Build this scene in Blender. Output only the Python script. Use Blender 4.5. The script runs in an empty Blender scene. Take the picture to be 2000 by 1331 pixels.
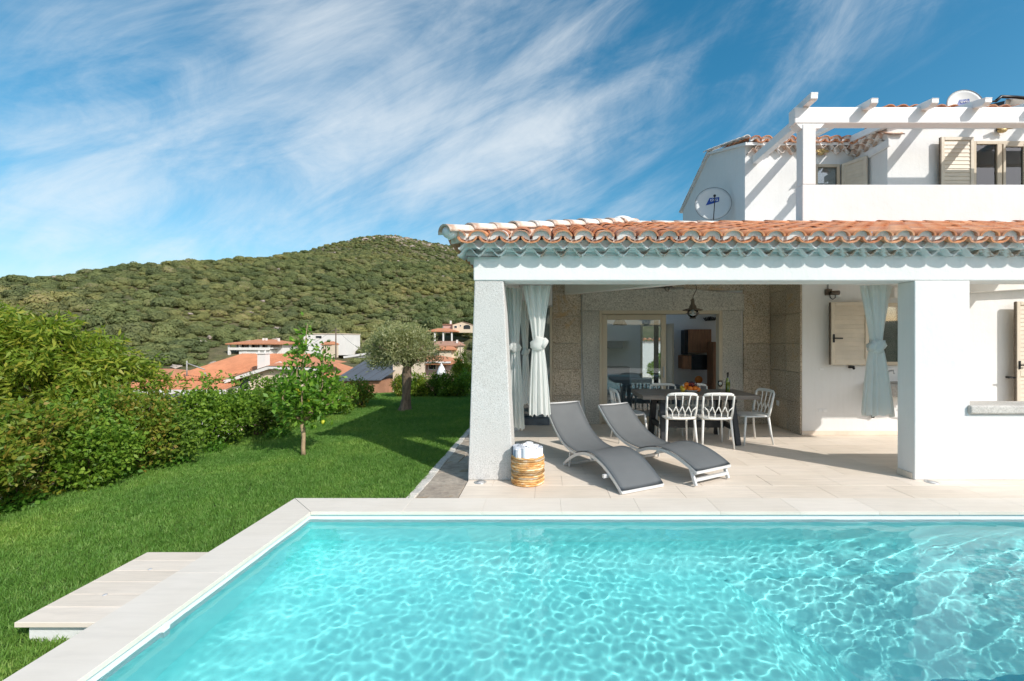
import bpy, bmesh, math, random
import numpy as np
from mathutils import Vector, Matrix, Euler

SC = bpy.context.scene
COL = SC.collection
R = math.radians
PI = math.pi

# ------------------------------------------------------------------ camera
cam_data = bpy.data.cameras.new('camera')
CAM = bpy.data.objects.new('camera', cam_data)
COL.objects.link(CAM)
SC.camera = CAM
CAM.location = (0.0, 0.0, 1.6)
CAM.rotation_euler = (PI / 2, 0, 0)
cam_data.sensor_width = 36.0
cam_data.lens = 15.48
cam_data.shift_x = -0.0325
cam_data.shift_y = 0.0013
cam_data.clip_start = 0.05
cam_data.clip_end = 9000

# ------------------------------------------------------------------ light
SUN_EL = 35.3
SUN_DIR = Vector((-0.714 * math.cos(R(SUN_EL)), 0.700 * math.cos(R(SUN_EL)), -math.sin(R(SUN_EL))))   # the way the light travels
sun_data = bpy.data.lights.new('sun', 'SUN')
sun_data.energy = 3.7
sun_data.angle = R(0.53)
sun_data.color = (1.0, 0.955, 0.89)
SUN = bpy.data.objects.new('sun', sun_data)
COL.objects.link(SUN)
SUN.rotation_euler = SUN_DIR.to_track_quat('-Z', 'Y').to_euler()
SUN.location = (20, -20, 30)
sun_data.cycles.is_caustics_light = True

world = bpy.data.worlds.new('World')
SC.world = world
world.use_nodes = True
wn = world.node_tree
wn.nodes.clear()
W = lambda t: wn.nodes.new(t)
wl = wn.links.new
w_out = W('ShaderNodeOutputWorld')
w_bg = W('ShaderNodeBackground')
w_sky = W('ShaderNodeTexSky')
w_sky.sky_type = 'NISHITA'
w_sky.sun_disc = False
w_sky.sun_elevation = R(SUN_EL)
w_sky.sun_rotation = math.atan2(-SUN_DIR.x, -SUN_DIR.y)
w_sky.air_density = 1.0
w_sky.dust_density = 1.6
w_sky.ozone_density = 2.5
w_hs = W('ShaderNodeHueSaturation')
w_hs.inputs['Hue'].default_value = 0.479
w_hs.inputs['Saturation'].default_value = 1.38
w_hs.inputs['Value'].default_value = 1.12
wl(w_sky.outputs[0], w_hs.inputs['Color'])
# high cirrus on a plane far above: streaks that run to one point on the horizon
w_tc = W('ShaderNodeTexCoord')
w_sep = W('ShaderNodeSeparateXYZ')
wl(w_tc.outputs['Generated'], w_sep.inputs[0])
def wmath(op, a, b=None, clamp=False):
    n = W('ShaderNodeMath'); n.operation = op; n.use_clamp = clamp
    for i, v in enumerate((a, b)):
        if v is None: continue
        if isinstance(v, (int, float)): n.inputs[i].default_value = v
        else: wl(v, n.inputs[i])
    return n.outputs[0]
def wnoise(phi, scale, detail, rough, dist, loc, nscale):
    rot = W('ShaderNodeVectorRotate'); rot.rotation_type = 'Y_AXIS'
    rot.inputs['Angle'].default_value = phi
    wl(w_tc.outputs['Generated'], rot.inputs['Vector'])
    mp = W('ShaderNodeMapping')
    mp.inputs['Scale'].default_value = scale
    mp.inputs['Location'].default_value = loc
    wl(rot.outputs[0], mp.inputs['Vector'])
    nz = W('ShaderNodeTexNoise')
    nz.inputs['Scale'].default_value = nscale
    nz.inputs['Detail'].default_value = detail
    nz.inputs['Roughness'].default_value = rough
    nz.inputs['Distortion'].default_value = dist
    wl(mp.outputs[0], nz.inputs['Vector'])
    return nz.outputs['Fac']
CLX, CLY = -3.17, 2.16
PHI = R(33)
n_streak = wnoise(PHI, (0.5, 1.4, 2.0), 11, 0.60, 0.9, (2.3, 0.7, 1.0), 2.1)
n_fine = wnoise(PHI - 0.12, (0.5, 2.6, 3.6), 9, 0.66, 0.8, (5.1, 3.2, 2.0), 3.2)
n_large = wnoise(PHI, (0.8, 0.9, 1.0), 2, 0.5, 0.2, (CLX, CLY, 0), 1.25)
w_cov = W('ShaderNodeMapRange'); w_cov.inputs['From Min'].default_value = 0.36; w_cov.inputs['From Max'].default_value = 0.62
wl(n_large, w_cov.inputs['Value'])
dens = wmath('ADD', wmath('MULTIPLY', n_streak, 0.66), wmath('MULTIPLY', n_fine, 0.34))
dens = wmath('ADD', dens, wmath('MULTIPLY', wmath('SUBTRACT', w_cov.outputs[0], 0.5), 0.27))
w_cr = W('ShaderNodeMapRange'); w_cr.interpolation_type = 'SMOOTHERSTEP'
w_cr.inputs['From Min'].default_value = 0.385; w_cr.inputs['From Max'].default_value = 0.85
w_cr.inputs['To Max'].default_value = 0.76
wl(dens, w_cr.inputs['Value'])
w_mix = W('ShaderNodeMix'); w_mix.data_type = 'RGBA'
wl(wmath('MULTIPLY', w_cr.outputs[0], wmath('MULTIPLY', wmath('ADD', w_sep.outputs['Z'], 0.02), 12.0, True)), w_mix.inputs['Factor'])
wl(w_hs.outputs[0], w_mix.inputs['A'])
w_mix.inputs['B'].default_value = (6.6, 6.9, 7.05, 1)
wl(w_mix.outputs['Result'], w_bg.inputs['Color'])
w_bg.inputs['Strength'].default_value = 0.125
wl(w_bg.outputs[0], w_out.inputs['Surface'])

vs = SC.view_settings
vs.view_transform = 'Standard'
vs.look = 'None'
vs.gamma = 1.0
vs.use_curve_mapping = False
vs.exposure = 0.19
SC.cycles.use_denoising = True
SC.cycles.max_bounces = 11
SC.cycles.diffuse_bounces = 7
SC.cycles.glossy_bounces = 4
SC.cycles.transmission_bounces = 6
SC.cycles.transparent_max_bounces = 12
SC.cycles.caustics_reflective = False
SC.cycles.caustics_refractive = True
SC.cycles.blur_glossy = 0.5
SC.cycles.sample_clamp_indirect = 10.0

# ------------------------------------------------------------------ materials
MAT = {}
def new_mat(name):
    m = bpy.data.materials.new(name); m.use_nodes = True
    MAT[name] = m
    return m, m.node_tree, m.node_tree.nodes['Principled BSDF']

def nz(nt, scale, detail=4, rough=0.55, coord='Object', stretch=None, dist=0.0):
    tc = nt.nodes.new('ShaderNodeTexCoord')
    n = nt.nodes.new('ShaderNodeTexNoise')
    n.inputs['Scale'].default_value = scale; n.inputs['Detail'].default_value = detail
    n.inputs['Roughness'].default_value = rough; n.inputs['Distortion'].default_value = dist
    if stretch:
        mp = nt.nodes.new('ShaderNodeMapping'); mp.inputs['Scale'].default_value = stretch
        nt.links.new(tc.outputs[coord], mp.inputs[0]); nt.links.new(mp.outputs[0], n.inputs['Vector'])
    else:
        nt.links.new(tc.outputs[coord], n.inputs['Vector'])
    return n.outputs['Fac']

def ramp(nt, fac, stops):
    r = nt.nodes.new('ShaderNodeValToRGB')
    e = r.color_ramp.elements
    while len(e) < len(stops): e.new(0.5)
    for k, (p, c) in enumerate(stops):
        e[k].position = p; e[k].color = (*c[:3], 1)
    nt.links.new(fac, r.inputs[0])
    return r.outputs[0]

def mixc(nt, a, b, fac, mode='MIX'):
    m = nt.nodes.new('ShaderNodeMix'); m.data_type = 'RGBA'; m.blend_type = mode
    for sock, v in (('A', a), ('B', b), ('Factor', fac)):
        if isinstance(v, (int, float)): m.inputs[sock].default_value = v
        elif isinstance(v, tuple): m.inputs[sock].default_value = (*v[:3], 1)
        else: nt.links.new(v, m.inputs[sock])
    return m.outputs['Result']

def obj_rand(nt):
    return nt.nodes.new('ShaderNodeObjectInfo').outputs['Random']

def bump(nt, b, fac, strength=0.3, dist=0.01):
    n = nt.nodes.new('ShaderNodeBump')
    n.inputs['Strength'].default_value = strength; n.inputs['Distance'].default_value = dist
    nt.links.new(fac, n.inputs['Height']); nt.links.new(n.outputs[0], b.inputs['Normal'])

def mat(name, col, rough=0.6, var=0.08, vs_=3.0, bmp=0.0, bs=60.0, metal=0.0, spec=0.4, rnd=0.0, stretch=None):
    m, nt, b = new_mat(name)
    lo = tuple(c * (1 - var) for c in col); hi = tuple(min(1, c * (1 + var)) for c in col)
    c = ramp(nt, nz(nt, vs_, 5, 0.6, stretch=stretch), [(0.3, lo), (0.7, hi)])
    if rnd:
        rr = ramp(nt, obj_rand(nt), [(0, (1 - rnd,) * 3), (1, (1, 1, 1))])
        c = mixc(nt, c, rr, 1.0, 'MULTIPLY')
    nt.links.new(c, b.inputs['Base Color'])
    b.inputs['Roughness'].default_value = rough; b.inputs['Metallic'].default_value = metal
    b.inputs['Specular IOR Level'].default_value = spec
    if bmp: bump(nt, b, nz(nt, bs, 4, 0.6), bmp, 0.004)
    return m

m, nt, b = new_mat('plaster')
c = ramp(nt, nz(nt, 0.9, 6, 0.65), [(0.3, (0.735, 0.73, 0.715)), (0.65, (0.79, 0.785, 0.77))])
c = mixc(nt, c, ramp(nt, nz(nt, 3.5, 5, 0.6, 'Object', (6, 6, 0.5)), [(0.35, (0.982, 0.98, 0.975)), (0.55, (1, 1, 1))]), 1.0, 'MULTIPLY')
nt.links.new(c, b.inputs['Base Color']); b.inputs['Roughness'].default_value = 0.9; b.inputs['Specular IOR Level'].default_value = 0.2
bump(nt, b, nz(nt, 7, 8, 0.72), 0.5, 0.012)
mat('white_paint', (0.80, 0.80, 0.79), 0.55, 0.03, 4, 0.1, 80)
mat('ceiling_white', (0.74, 0.72, 0.68), 0.7, 0.05, 3)
mat('white_metal', (0.80, 0.80, 0.79), 0.32, 0.02, 6)
mat('lounger_frame', (0.66, 0.66, 0.65), 0.35, 0.03, 6, metal=0.2)
mat('chair_white', (0.76, 0.75, 0.71), 0.42, 0.04, 8)
mat('beige_frame', (0.56, 0.47, 0.35), 0.45, 0.05, 5)
mat('shutter_cream', (0.66, 0.58, 0.465), 0.5, 0.06, 6, rnd=0.08)
mat('dark_metal', (0.035, 0.033, 0.03), 0.45, 0.15, 20)
mat('bronze', (0.13, 0.105, 0.08), 0.42, 0.3, 25, metal=0.5)
mat('gold_shell', (0.50, 0.36, 0.16), 0.45, 0.35, 40, metal=0.35)
mat('steel', (0.55, 0.55, 0.54), 0.35, 0.05, 10, metal=0.8)
mat('grey_plastic', (0.5, 0.5, 0.5), 0.5)
mat('dish_grey', (0.62, 0.63, 0.62), 0.5, 0.03, 3)
mat('sign_blue', (0.015, 0.06, 0.30), 0.5, 0.04, 8)
mat('black', (0.012, 0.012, 0.014), 0.4, 0.2, 6)
mat('table_wood', (0.20, 0.17, 0.145), 0.55, 0.35, 3, 0.2, 30, stretch=(1, 14, 14))
mat('charcoal', (0.028, 0.03, 0.033), 0.5, 0.15, 10)
mat('walnut', (0.30, 0.135, 0.065), 0.45, 0.35, 3, stretch=(8, 8, 1))
mat('dark_glossy', (0.015, 0.015, 0.017), 0.15)
mat('sofa', (0.13, 0.15, 0.17), 0.9, 0.2, 8)
mat('kitchen_grey', (0.20, 0.21, 0.22), 0.5, 0.08, 5)
mat('wall_inside', (0.74, 0.72, 0.70), 0.8, 0.03, 2)
mat('inside_floor', (0.55, 0.47, 0.38), 0.4, 0.1, 3)
mat('sink_stone', (0.32, 0.31, 0.29), 0.8, 0.2, 30, 0.4, 80)
mat('towel_white', (0.80, 0.81, 0.83), 0.95, 0.05, 30, 0.5, 250)
mat('towel_grey', (0.42, 0.45, 0.50), 0.95, 0.08, 30, 0.5, 250)
mat('mortar', (0.50, 0.46, 0.40), 0.95, 0.1, 20)
mat('pool_white', (0.80, 0.81, 0.80), 0.5, 0.02, 3)
mat('fruit_orange', (0.75, 0.20, 0.02), 0.45, 0.15, 30, 0.2, 120)
mat('fruit_red', (0.30, 0.03, 0.015), 0.35, 0.3, 20)
mat('fruit_yellow', (0.65, 0.45, 0.05), 0.4, 0.15, 20)
mat('grape', (0.05, 0.012, 0.025), 0.3, 0.3, 20)
mat('lemon', (0.42, 0.43, 0.03), 0.45, 0.2, 20)
mat('ceramic', (0.6, 0.6, 0.57), 0.3)
mat('bark', (0.20, 0.145, 0.10), 0.95, 0.45, 9, 0.9, 30, stretch=(3, 3, 0.7))
mat('young_bark', (0.34, 0.25, 0.15), 0.9, 0.2, 20, 0.4, 60)
mat('twig', (0.10, 0.075, 0.05), 0.95, 0.25, 10)
mat('soil', (0.045, 0.055, 0.02), 1.0, 0.4, 6, 0.6, 40)
mat('pole_wood', (0.16, 0.12, 0.09), 0.9, 0.2, 4)
mat('wire', (0.10, 0.10, 0.10), 0.6)
mat('house_white', (0.74, 0.71, 0.67), 0.9, 0.06, 0.5)
mat('house_cream', (0.68, 0.56, 0.42), 0.9, 0.06, 0.5)
mat('house_pink', (0.56, 0.36, 0.30), 0.9, 0.07, 0.5)
mat('house_brick', (0.38, 0.19, 0.11), 0.9, 0.2, 1.5, 0.4, 6)
mat('house_grey', (0.36, 0.35, 0.33), 0.9, 0.08, 0.6)
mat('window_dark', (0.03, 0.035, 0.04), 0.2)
mat('sheet_roof', (0.095, 0.105, 0.12), 0.55, 0.12, 0.4)
mat('rock', (0.36, 0.30, 0.25), 0.95, 0.3, 2, 0.6, 8)

# rough-cast column with little dark specks
m, nt, b = new_mat('roughcast')
c = ramp(nt, nz(nt, 85, 4, 0.75), [(0.34, (0.36, 0.35, 0.33)), (0.46, (0.57, 0.56, 0.54)), (0.66, (0.68, 0.67, 0.65))])
c = mixc(nt, c, ramp(nt, nz(nt, 2.0, 4), [(0.3, (0.93, 0.92, 0.9)), (0.7, (1, 1, 1))]), 1.0, 'MULTIPLY')
nt.links.new(c, b.inputs['Base Color']); b.inputs['Roughness'].default_value = 0.9
bump(nt, b, nz(nt, 60, 4, 0.65), 0.7, 0.006)

def granite(name, dark, mid, light, stain=None):
    m, nt, b = new_mat(name)
    c = ramp(nt, nz(nt, 42, 4, 0.8), [(0.36, dark), (0.5, mid), (0.63, light)])
    big = ramp(nt, nz(nt, 1.6, 5, 0.6), [(0.3, (0.78, 0.77, 0.76)), (0.7, (1.08, 1.06, 1.03))])
    c = mixc(nt, c, big, 1.0, 'MULTIPLY')
    rr = ramp(nt, obj_rand(nt), [(0, (0.80, 0.80, 0.80)), (1, (1.08, 1.05, 1.0))])
    c = mixc(nt, c, rr, 1.0, 'MULTIPLY')
    if stain:
        f = ramp(nt, nz(nt, 2.3, 5, 0.65, dist=0.6), [(0.58, (0, 0, 0)), (0.72, (1, 1, 1))])
        c = mixc(nt, c, stain, f)
    nt.links.new(c, b.inputs['Base Color']); b.inputs['Roughness'].default_value = 0.85
    bump(nt, b, nz(nt, 80, 4, 0.7), 0.5, 0.004)
granite('granite_brown', (0.24, 0.19, 0.14), (0.56, 0.47, 0.37), (0.76, 0.68, 0.57), (0.48, 0.32, 0.17))
granite('granite_grey', (0.30, 0.28, 0.245), (0.60, 0.57, 0.515), (0.76, 0.73, 0.68))
granite('sill_stone', (0.52, 0.51, 0.48), (0.68, 0.66, 0.62), (0.78, 0.76, 0.72))

def terracotta(name, cols, lime, lime_lo, lime_hi):
    m, nt, b = new_mat(name)
    c = ramp(nt, obj_rand(nt), [(i / (len(cols) - 1), k) for i, k in enumerate(cols)])
    c = mixc(nt, c, ramp(nt, nz(nt, 9, 5, 0.65), [(0.3, (0.72, 0.70, 0.68)), (0.65, (1.1, 1.1, 1.1))]), 1.0, 'MULTIPLY')
    f = ramp(nt, nz(nt, 5, 5, 0.7, 'Object'), [(lime_lo, (0, 0, 0)), (lime_hi, (1, 1, 1))])
    c = mixc(nt, c, lime, f)
    nt.links.new(c, b.inputs['Base Color']); b.inputs['Roughness'].default_value = 0.9
    bump(nt, b, nz(nt, 50, 4), 0.35, 0.004)
TC = [(0.60, 0.235, 0.11), (0.68, 0.30, 0.145), (0.52, 0.20, 0.10), (0.70, 0.36, 0.20), (0.60, 0.275, 0.16), (0.50, 0.27, 0.19)]
terracotta('terracotta', TC, (0.36, 0.24, 0.16), 0.56, 0.72)
terracotta('terracotta_pale', [(0.62, 0.40, 0.28), (0.70, 0.50, 0.38), (0.58, 0.34, 0.23), (0.72, 0.58, 0.47)], (0.76, 0.70, 0.63), 0.42, 0.60)
terracotta('terracotta_lime', [(0.66, 0.58, 0.50), (0.72, 0.66, 0.60), (0.60, 0.48, 0.38)], (0.76, 0.75, 0.72), 0.36, 0.52)

m, nt, b = new_mat('cornice_worn')
c = ramp(nt, nz(nt, 7, 5, 0.7), [(0.42, (0.78, 0.77, 0.75)), (0.55, (0.46, 0.33, 0.24))])
nt.links.new(c, b.inputs['Base Color']); b.inputs['Roughness'].default_value = 0.9

# travertine-like paving: streaks along the slab, each slab its own tone
def paving(name, col, streak, rnd, joint=0.0):
    m, nt, b = new_mat(name)
    a = tuple(x * (1 - streak) for x in col); h = tuple(min(.95, x * (1 + streak * 0.6)) for x in col)
    c = ramp(nt, nz(nt, 2.2, 7, 0.68, 'Object', (1.0, 9, 1), 0.4), [(0.32, a), (0.5, col), (0.68, h)])
    rr = ramp(nt, obj_rand(nt), [(0, (1 - rnd, 1 - rnd * 1.15, 1 - rnd * 1.4)), (1, (1, 1, 1))])
    c = mixc(nt, c, rr, 1.0, 'MULTIPLY')
    c = mixc(nt, c, ramp(nt, nz(nt, 1.1, 5, 0.6), [(0.35, (0.93, 0.92, 0.9)), (0.6, (1, 1, 1))]), 1.0, 'MULTIPLY')
    nt.links.new(c, b.inputs['Base Color']); b.inputs['Roughness'].default_value = 0.62
    b.inputs['Specular IOR Level'].default_value = 0.3
    bump(nt, b, nz(nt, 40, 5, 0.6, 'Object', (1, 5, 1)), 0.12, 0.003)
paving('deck_stone', (0.80, 0.705, 0.60), 0.10, 0.09)
paving('coping_stone', (0.79, 0.725, 0.64), 0.05, 0.06)

m, nt, b = new_mat('flagstone')
c = ramp(nt, obj_rand(nt), [(0, (0.34, 0.295, 0.25)), (0.35, (0.45, 0.38, 0.31)), (0.7, (0.40, 0.365, 0.32)), (1, (0.52, 0.44, 0.35))])
c = mixc(nt, c, ramp(nt, nz(nt, 7, 6, 0.7), [(0.3, (0.6, 0.58, 0.56)), (0.7, (1.2, 1.18, 1.12))]), 1.0, 'MULTIPLY')
f = ramp(nt, nz(nt, 3.0, 4), [(0.6, (0, 0, 0)), (0.7, (1, 1, 1))])
c = mixc(nt, c, (0.30, 0.20, 0.10), f)
nt.links.new(c, b.inputs['Base Color']); b.inputs['Roughness'].default_value = 0.85
bump(nt, b, nz(nt, 14, 6, 0.65), 0.9, 0.02)

# pool liner: the tint of the water is put into its colour
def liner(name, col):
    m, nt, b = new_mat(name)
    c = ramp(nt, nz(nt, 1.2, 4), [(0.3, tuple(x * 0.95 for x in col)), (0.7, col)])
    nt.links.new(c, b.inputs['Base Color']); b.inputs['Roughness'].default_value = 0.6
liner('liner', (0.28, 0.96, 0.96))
liner('liner_pale', (0.36, 0.96, 0.96))  # wall copy of the liner, brightened in colour for its dimmer light
liner('liner_deep', (0.02, 0.50, 0.62))  # darkening by deeper water, painted into the liner
m = bpy.data.materials.new('water'); m.use_nodes = True; MAT['water'] = m
nt = m.node_tree; nt.nodes.clear()
o_ = nt.nodes.new('ShaderNodeOutputMaterial'); g = nt.nodes.new('ShaderNodeBsdfGlass')
g.inputs['IOR'].default_value = 1.33; g.inputs['Roughness'].default_value = 0.0; g.inputs['Color'].default_value = (0.97, 1, 1, 1)
nt.links.new(g.outputs[0], o_.inputs[0])

# window glass: see-through pane with a Fresnel mirror
def pane(name, tint, refl=1.0):
    m = bpy.data.materials.new(name); m.use_nodes = True; MAT[name] = m
    nt = m.node_tree; nt.nodes.clear()
    o = nt.nodes.new('ShaderNodeOutputMaterial'); t = nt.nodes.new('ShaderNodeBsdfTransparent'); g = nt.nodes.new('ShaderNodeBsdfGlossy')
    t.inputs[0].default_value = (*tint, 1); g.inputs['Roughness'].default_value = 0.02
    fr = nt.nodes.new('ShaderNodeFresnel'); fr.inputs[0].default_value = 1.6
    mt = nt.nodes.new('ShaderNodeMath'); mt.operation = 'MULTIPLY_ADD'; mt.inputs[1].default_value = refl; mt.inputs[2].default_value = 0.06
    nt.links.new(fr.outputs[0], mt.inputs[0])
    mx = nt.nodes.new('ShaderNodeMixShader')
    nt.links.new(mt.outputs[0], mx.inputs[0]); nt.links.new(t.outputs[0], mx.inputs[1]); nt.links.new(g.outputs[0], mx.inputs[2])
    nt.links.new(mx.outputs[0], o.inputs[0])
pane('glass', (0.80, 0.86, 0.87))
pane('glass_clear', (0.95, 0.96, 0.95))
pane('glass_green', (0.75, 0.85, 0.25))

# curtain cloth and leaves: thin, let light through
def thin(name, stops, trans, rough=0.6, by='island', tcol=None, bmp=None):
    m, nt, b = new_mat(name)
    if by == 'island':
        f = nt.nodes.new('ShaderNodeNewGeometry').outputs['Random Per Island']
    elif by == 'both':
        g = nt.nodes.new('ShaderNodeNewGeometry').outputs['Random Per Island']
        a = nt.nodes.new('ShaderNodeMix'); a.data_type = 'FLOAT'; a.inputs['Factor'].default_value = 0.68; nt.links.new(g, a.inputs['A']); nt.links.new(obj_rand(nt), a.inputs['B']); f = a.outputs['Result']
    else:
        f = nz(nt, 3, 3)
    c = ramp(nt, f, stops)
    nt.links.new(c, b.inputs['Base Color']); b.inputs['Roughness'].default_value = rough
    b.inputs['Specular IOR Level'].default_value = 0.35
    if bmp: bump(nt, b, nz(nt, bmp, 3), 0.3, 0.003)
    t = nt.nodes.new('ShaderNodeBsdfTranslucent')
    if tcol: nt.links.new(mixc(nt, c, tcol, 1.0, 'MULTIPLY'), t.inputs[0])
    else: nt.links.new(c, t.inputs[0])
    mx = nt.nodes.new('ShaderNodeMixShader'); mx.inputs[0].default_value = trans
    out = [n for n in nt.nodes if n.type == 'OUTPUT_MATERIAL'][0]
    nt.links.new(b.outputs[0], mx.inputs[1]); nt.links.new(t.outputs[0], mx.inputs[2]); nt.links.new(mx.outputs[0], out.inputs[0])
def leafmat(name, cols, trans=0.4, rough=0.5, by='island'):
    thin(name, [(i / (len(cols) - 1), c) for i, c in enumerate(cols)], trans, rough, by, (1.5, 1.5, 0.7))
thin('curtain', [(0.3, (0.82, 0.83, 0.80)), (0.7, (0.86, 0.87, 0.84))], 0.5, 0.9, 'noise')
leafmat('leaf_green', [(0.09, 0.18, 0.02), (0.13, 0.25, 0.028), (0.19, 0.32, 0.036), (0.28, 0.40, 0.055)])
leafmat('leaf_dark', [(0.07, 0.14, 0.018), (0.10, 0.19, 0.025), (0.15, 0.26, 0.034), (0.23, 0.34, 0.05)])
leafmat('leaf_rust', [(0.10, 0.18, 0.02), (0.15, 0.23, 0.027), (0.21, 0.28, 0.034), (0.27, 0.28, 0.04), (0.33, 0.24, 0.05), (0.17, 0.27, 0.032), (0.11, 0.22, 0.025)])
leafmat('leaf_yellow', [(0.12, 0.20, 0.02), (0.18, 0.27, 0.028), (0.25, 0.33, 0.035), (0.38, 0.37, 0.055)])
leafmat('leaf_olive', [(0.20, 0.235, 0.11), (0.29, 0.32, 0.145), (0.38, 0.38, 0.18), (0.46, 0.48, 0.30)], 0.35)
leafmat('leaf_lemon', [(0.07, 0.18, 0.02), (0.11, 0.25, 0.026), (0.16, 0.32, 0.034), (0.26, 0.42, 0.05)])
def patchy(name, scale):
    nt = MAT[name].node_tree; b = nt.nodes['Principled BSDF']; src = b.inputs['Base Color'].links[0].from_socket
    g = nt.nodes.new('ShaderNodeNewGeometry'); n = nt.nodes.new('ShaderNodeTexNoise'); n.inputs['Scale'].default_value = scale; n.inputs['Detail'].default_value = 5
    nt.links.new(g.outputs['Position'], n.inputs['Vector'])
    c = mixc(nt, src, ramp(nt, n.outputs['Fac'], [(0.32, (0.72, 0.80, 0.75)), (0.5, (1, 1, 1)), (0.68, (1.5, 1.25, 1.15))]), 1.0, 'MULTIPLY')
    nt.links.new(c, b.inputs['Base Color'])
leafmat('leaf_bright', [(0.07, 0.19, 0.02), (0.10, 0.25, 0.03), (0.14, 0.28, 0.035)])
leafmat('grass_blade', [(0.085, 0.20, 0.03), (0.115, 0.25, 0.038), (0.15, 0.295, 0.05), (0.25, 0.37, 0.10)], 0.3, 0.55, 'both')
patchy('grass_blade', 0.9)
leafmat('scrub', [(0.10, 0.125, 0.066), (0.14, 0.17, 0.072), (0.18, 0.21, 0.082), (0.235, 0.255, 0.10), (0.26, 0.235, 0.15)], 0.3, 0.8, 'both')

# distant tiled roofs: wave of tile rows as relief
def roofmat(name, col):
    m, nt, b = new_mat(name)
    c = ramp(nt, nz(nt, 1.2, 6, 0.7), [(0.3, tuple(x * 0.8 for x in col)), (0.7, tuple(x * 1.12 for x in col))])
    nt.links.new(c, b.inputs['Base Color']); b.inputs['Roughness'].default_value = 0.9
roofmat('far_roof', (0.56, 0.235, 0.12))
roofmat('far_roof_old', (0.44, 0.24, 0.16))

# hillside ground: dry earth, low scrub, granite showing through
m, nt, b = new_mat('hillside')
c = ramp(nt, nz(nt, 0.05, 8, 0.7), [(0.30, (0.085, 0.095, 0.038)), (0.48, (0.12, 0.12, 0.05)), (0.60, (0.17, 0.14, 0.085)), (0.74, (0.26, 0.21, 0.155))])
c2 = ramp(nt, nz(nt, 0.6, 6, 0.7), [(0.3, (0.6, 0.6, 0.55)), (0.7, (1.25, 1.2, 1.1))])
nt.links.new(mixc(nt, c, c2, 1.0, 'MULTIPLY'), b.inputs['Base Color']); b.inputs['Roughness'].default_value = 1.0
bump(nt, b, nz(nt, 0.5, 6, 0.7), 0.8, 0.8)

# woven lounger mesh
m, nt, b = new_mat('mesh_fabric')
c = ramp(nt, nz(nt, 4, 4), [(0.3, (0.118, 0.127, 0.132)), (0.7, (0.136, 0.145, 0.150))])
nt.links.new(c, b.inputs['Base Color']); b.inputs['Roughness'].default_value = 0.6
wv = nt.nodes.new('ShaderNodeTexChecker'); wv.inputs['Scale'].default_value = 260
tcn = nt.nodes.new('ShaderNodeTexCoord'); nt.links.new(tcn.outputs['Object'], wv.inputs['Vector'])
bump(nt, b, wv.outputs['Fac'], 0.15, 0.001)

# wound cane of the basket
m, nt, b = new_mat('cane')
c = ramp(nt, nz(nt, 9, 5, 0.7, 'Object', (1, 1, 4)), [(0.32, (0.12, 0.11, 0.10)), (0.42, (0.56, 0.27, 0.07)), (0.55, (0.72, 0.50, 0.24)), (0.66, (0.80, 0.72, 0.58))])
rr = ramp(nt, obj_rand(nt), [(0, (0.42, 0.43, 0.46)), (0.22, (0.6, 0.6, 0.62)), (0.3, (1.05, 0.85, 0.65)), (0.7, (1, 0.97, 0.92)), (1, (1.1, 1.08, 1.05))])
nt.links.new(mixc(nt, c, rr, 1.0, 'MULTIPLY'), b.inputs['Base Color']); b.inputs['Roughness'].default_value = 0.75
patchy('scrub', 0.03)

# ------------------------------------------------------------------ helpers
def tag(o, label=None, cat=None, group=None, kind=None):
    if label: o['label'] = label
    if cat: o['category'] = cat
    if group: o['group'] = group
    if kind: o['kind'] = kind
    return o

def empty(name, loc=(0, 0, 0), rz=0.0):
    o = bpy.data.objects.new(name, None)
    o.empty_display_size = 0.1
    o.location = loc; o.rotation_euler = (0, 0, rz)
    COL.objects.link(o)
    return o

def thing(name, label, cat, loc=(0, 0, 0), rz=0.0, group=None):
    return tag(empty(name, loc, rz), label, cat, group)

def wm(o):
    return (wm(o.parent) @ o.matrix_parent_inverse @ o.matrix_basis) if o.parent else o.matrix_basis.copy()

def link(name, me, parent=None, loc=None, rot=None, scale=None, local=False):
    """me in world coordinates unless local; children keep their place under a parent that only moves"""
    o = bpy.data.objects.new(name, me)
    COL.objects.link(o)
    if parent is not None:
        o.parent = parent
        if not local: o.matrix_parent_inverse = wm(parent).inverted()
    if loc is not None: o.location = loc
    if rot is not None: o.rotation_euler = rot
    if scale is not None: o.scale = scale if hasattr(scale, '__len__') else (scale,) * 3
    return o

def copy_tree(o, parent=None):
    c = o.copy(); COL.objects.link(c); c.parent = parent
    for ch in list(o.children): copy_tree(ch, c)
    return c

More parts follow.
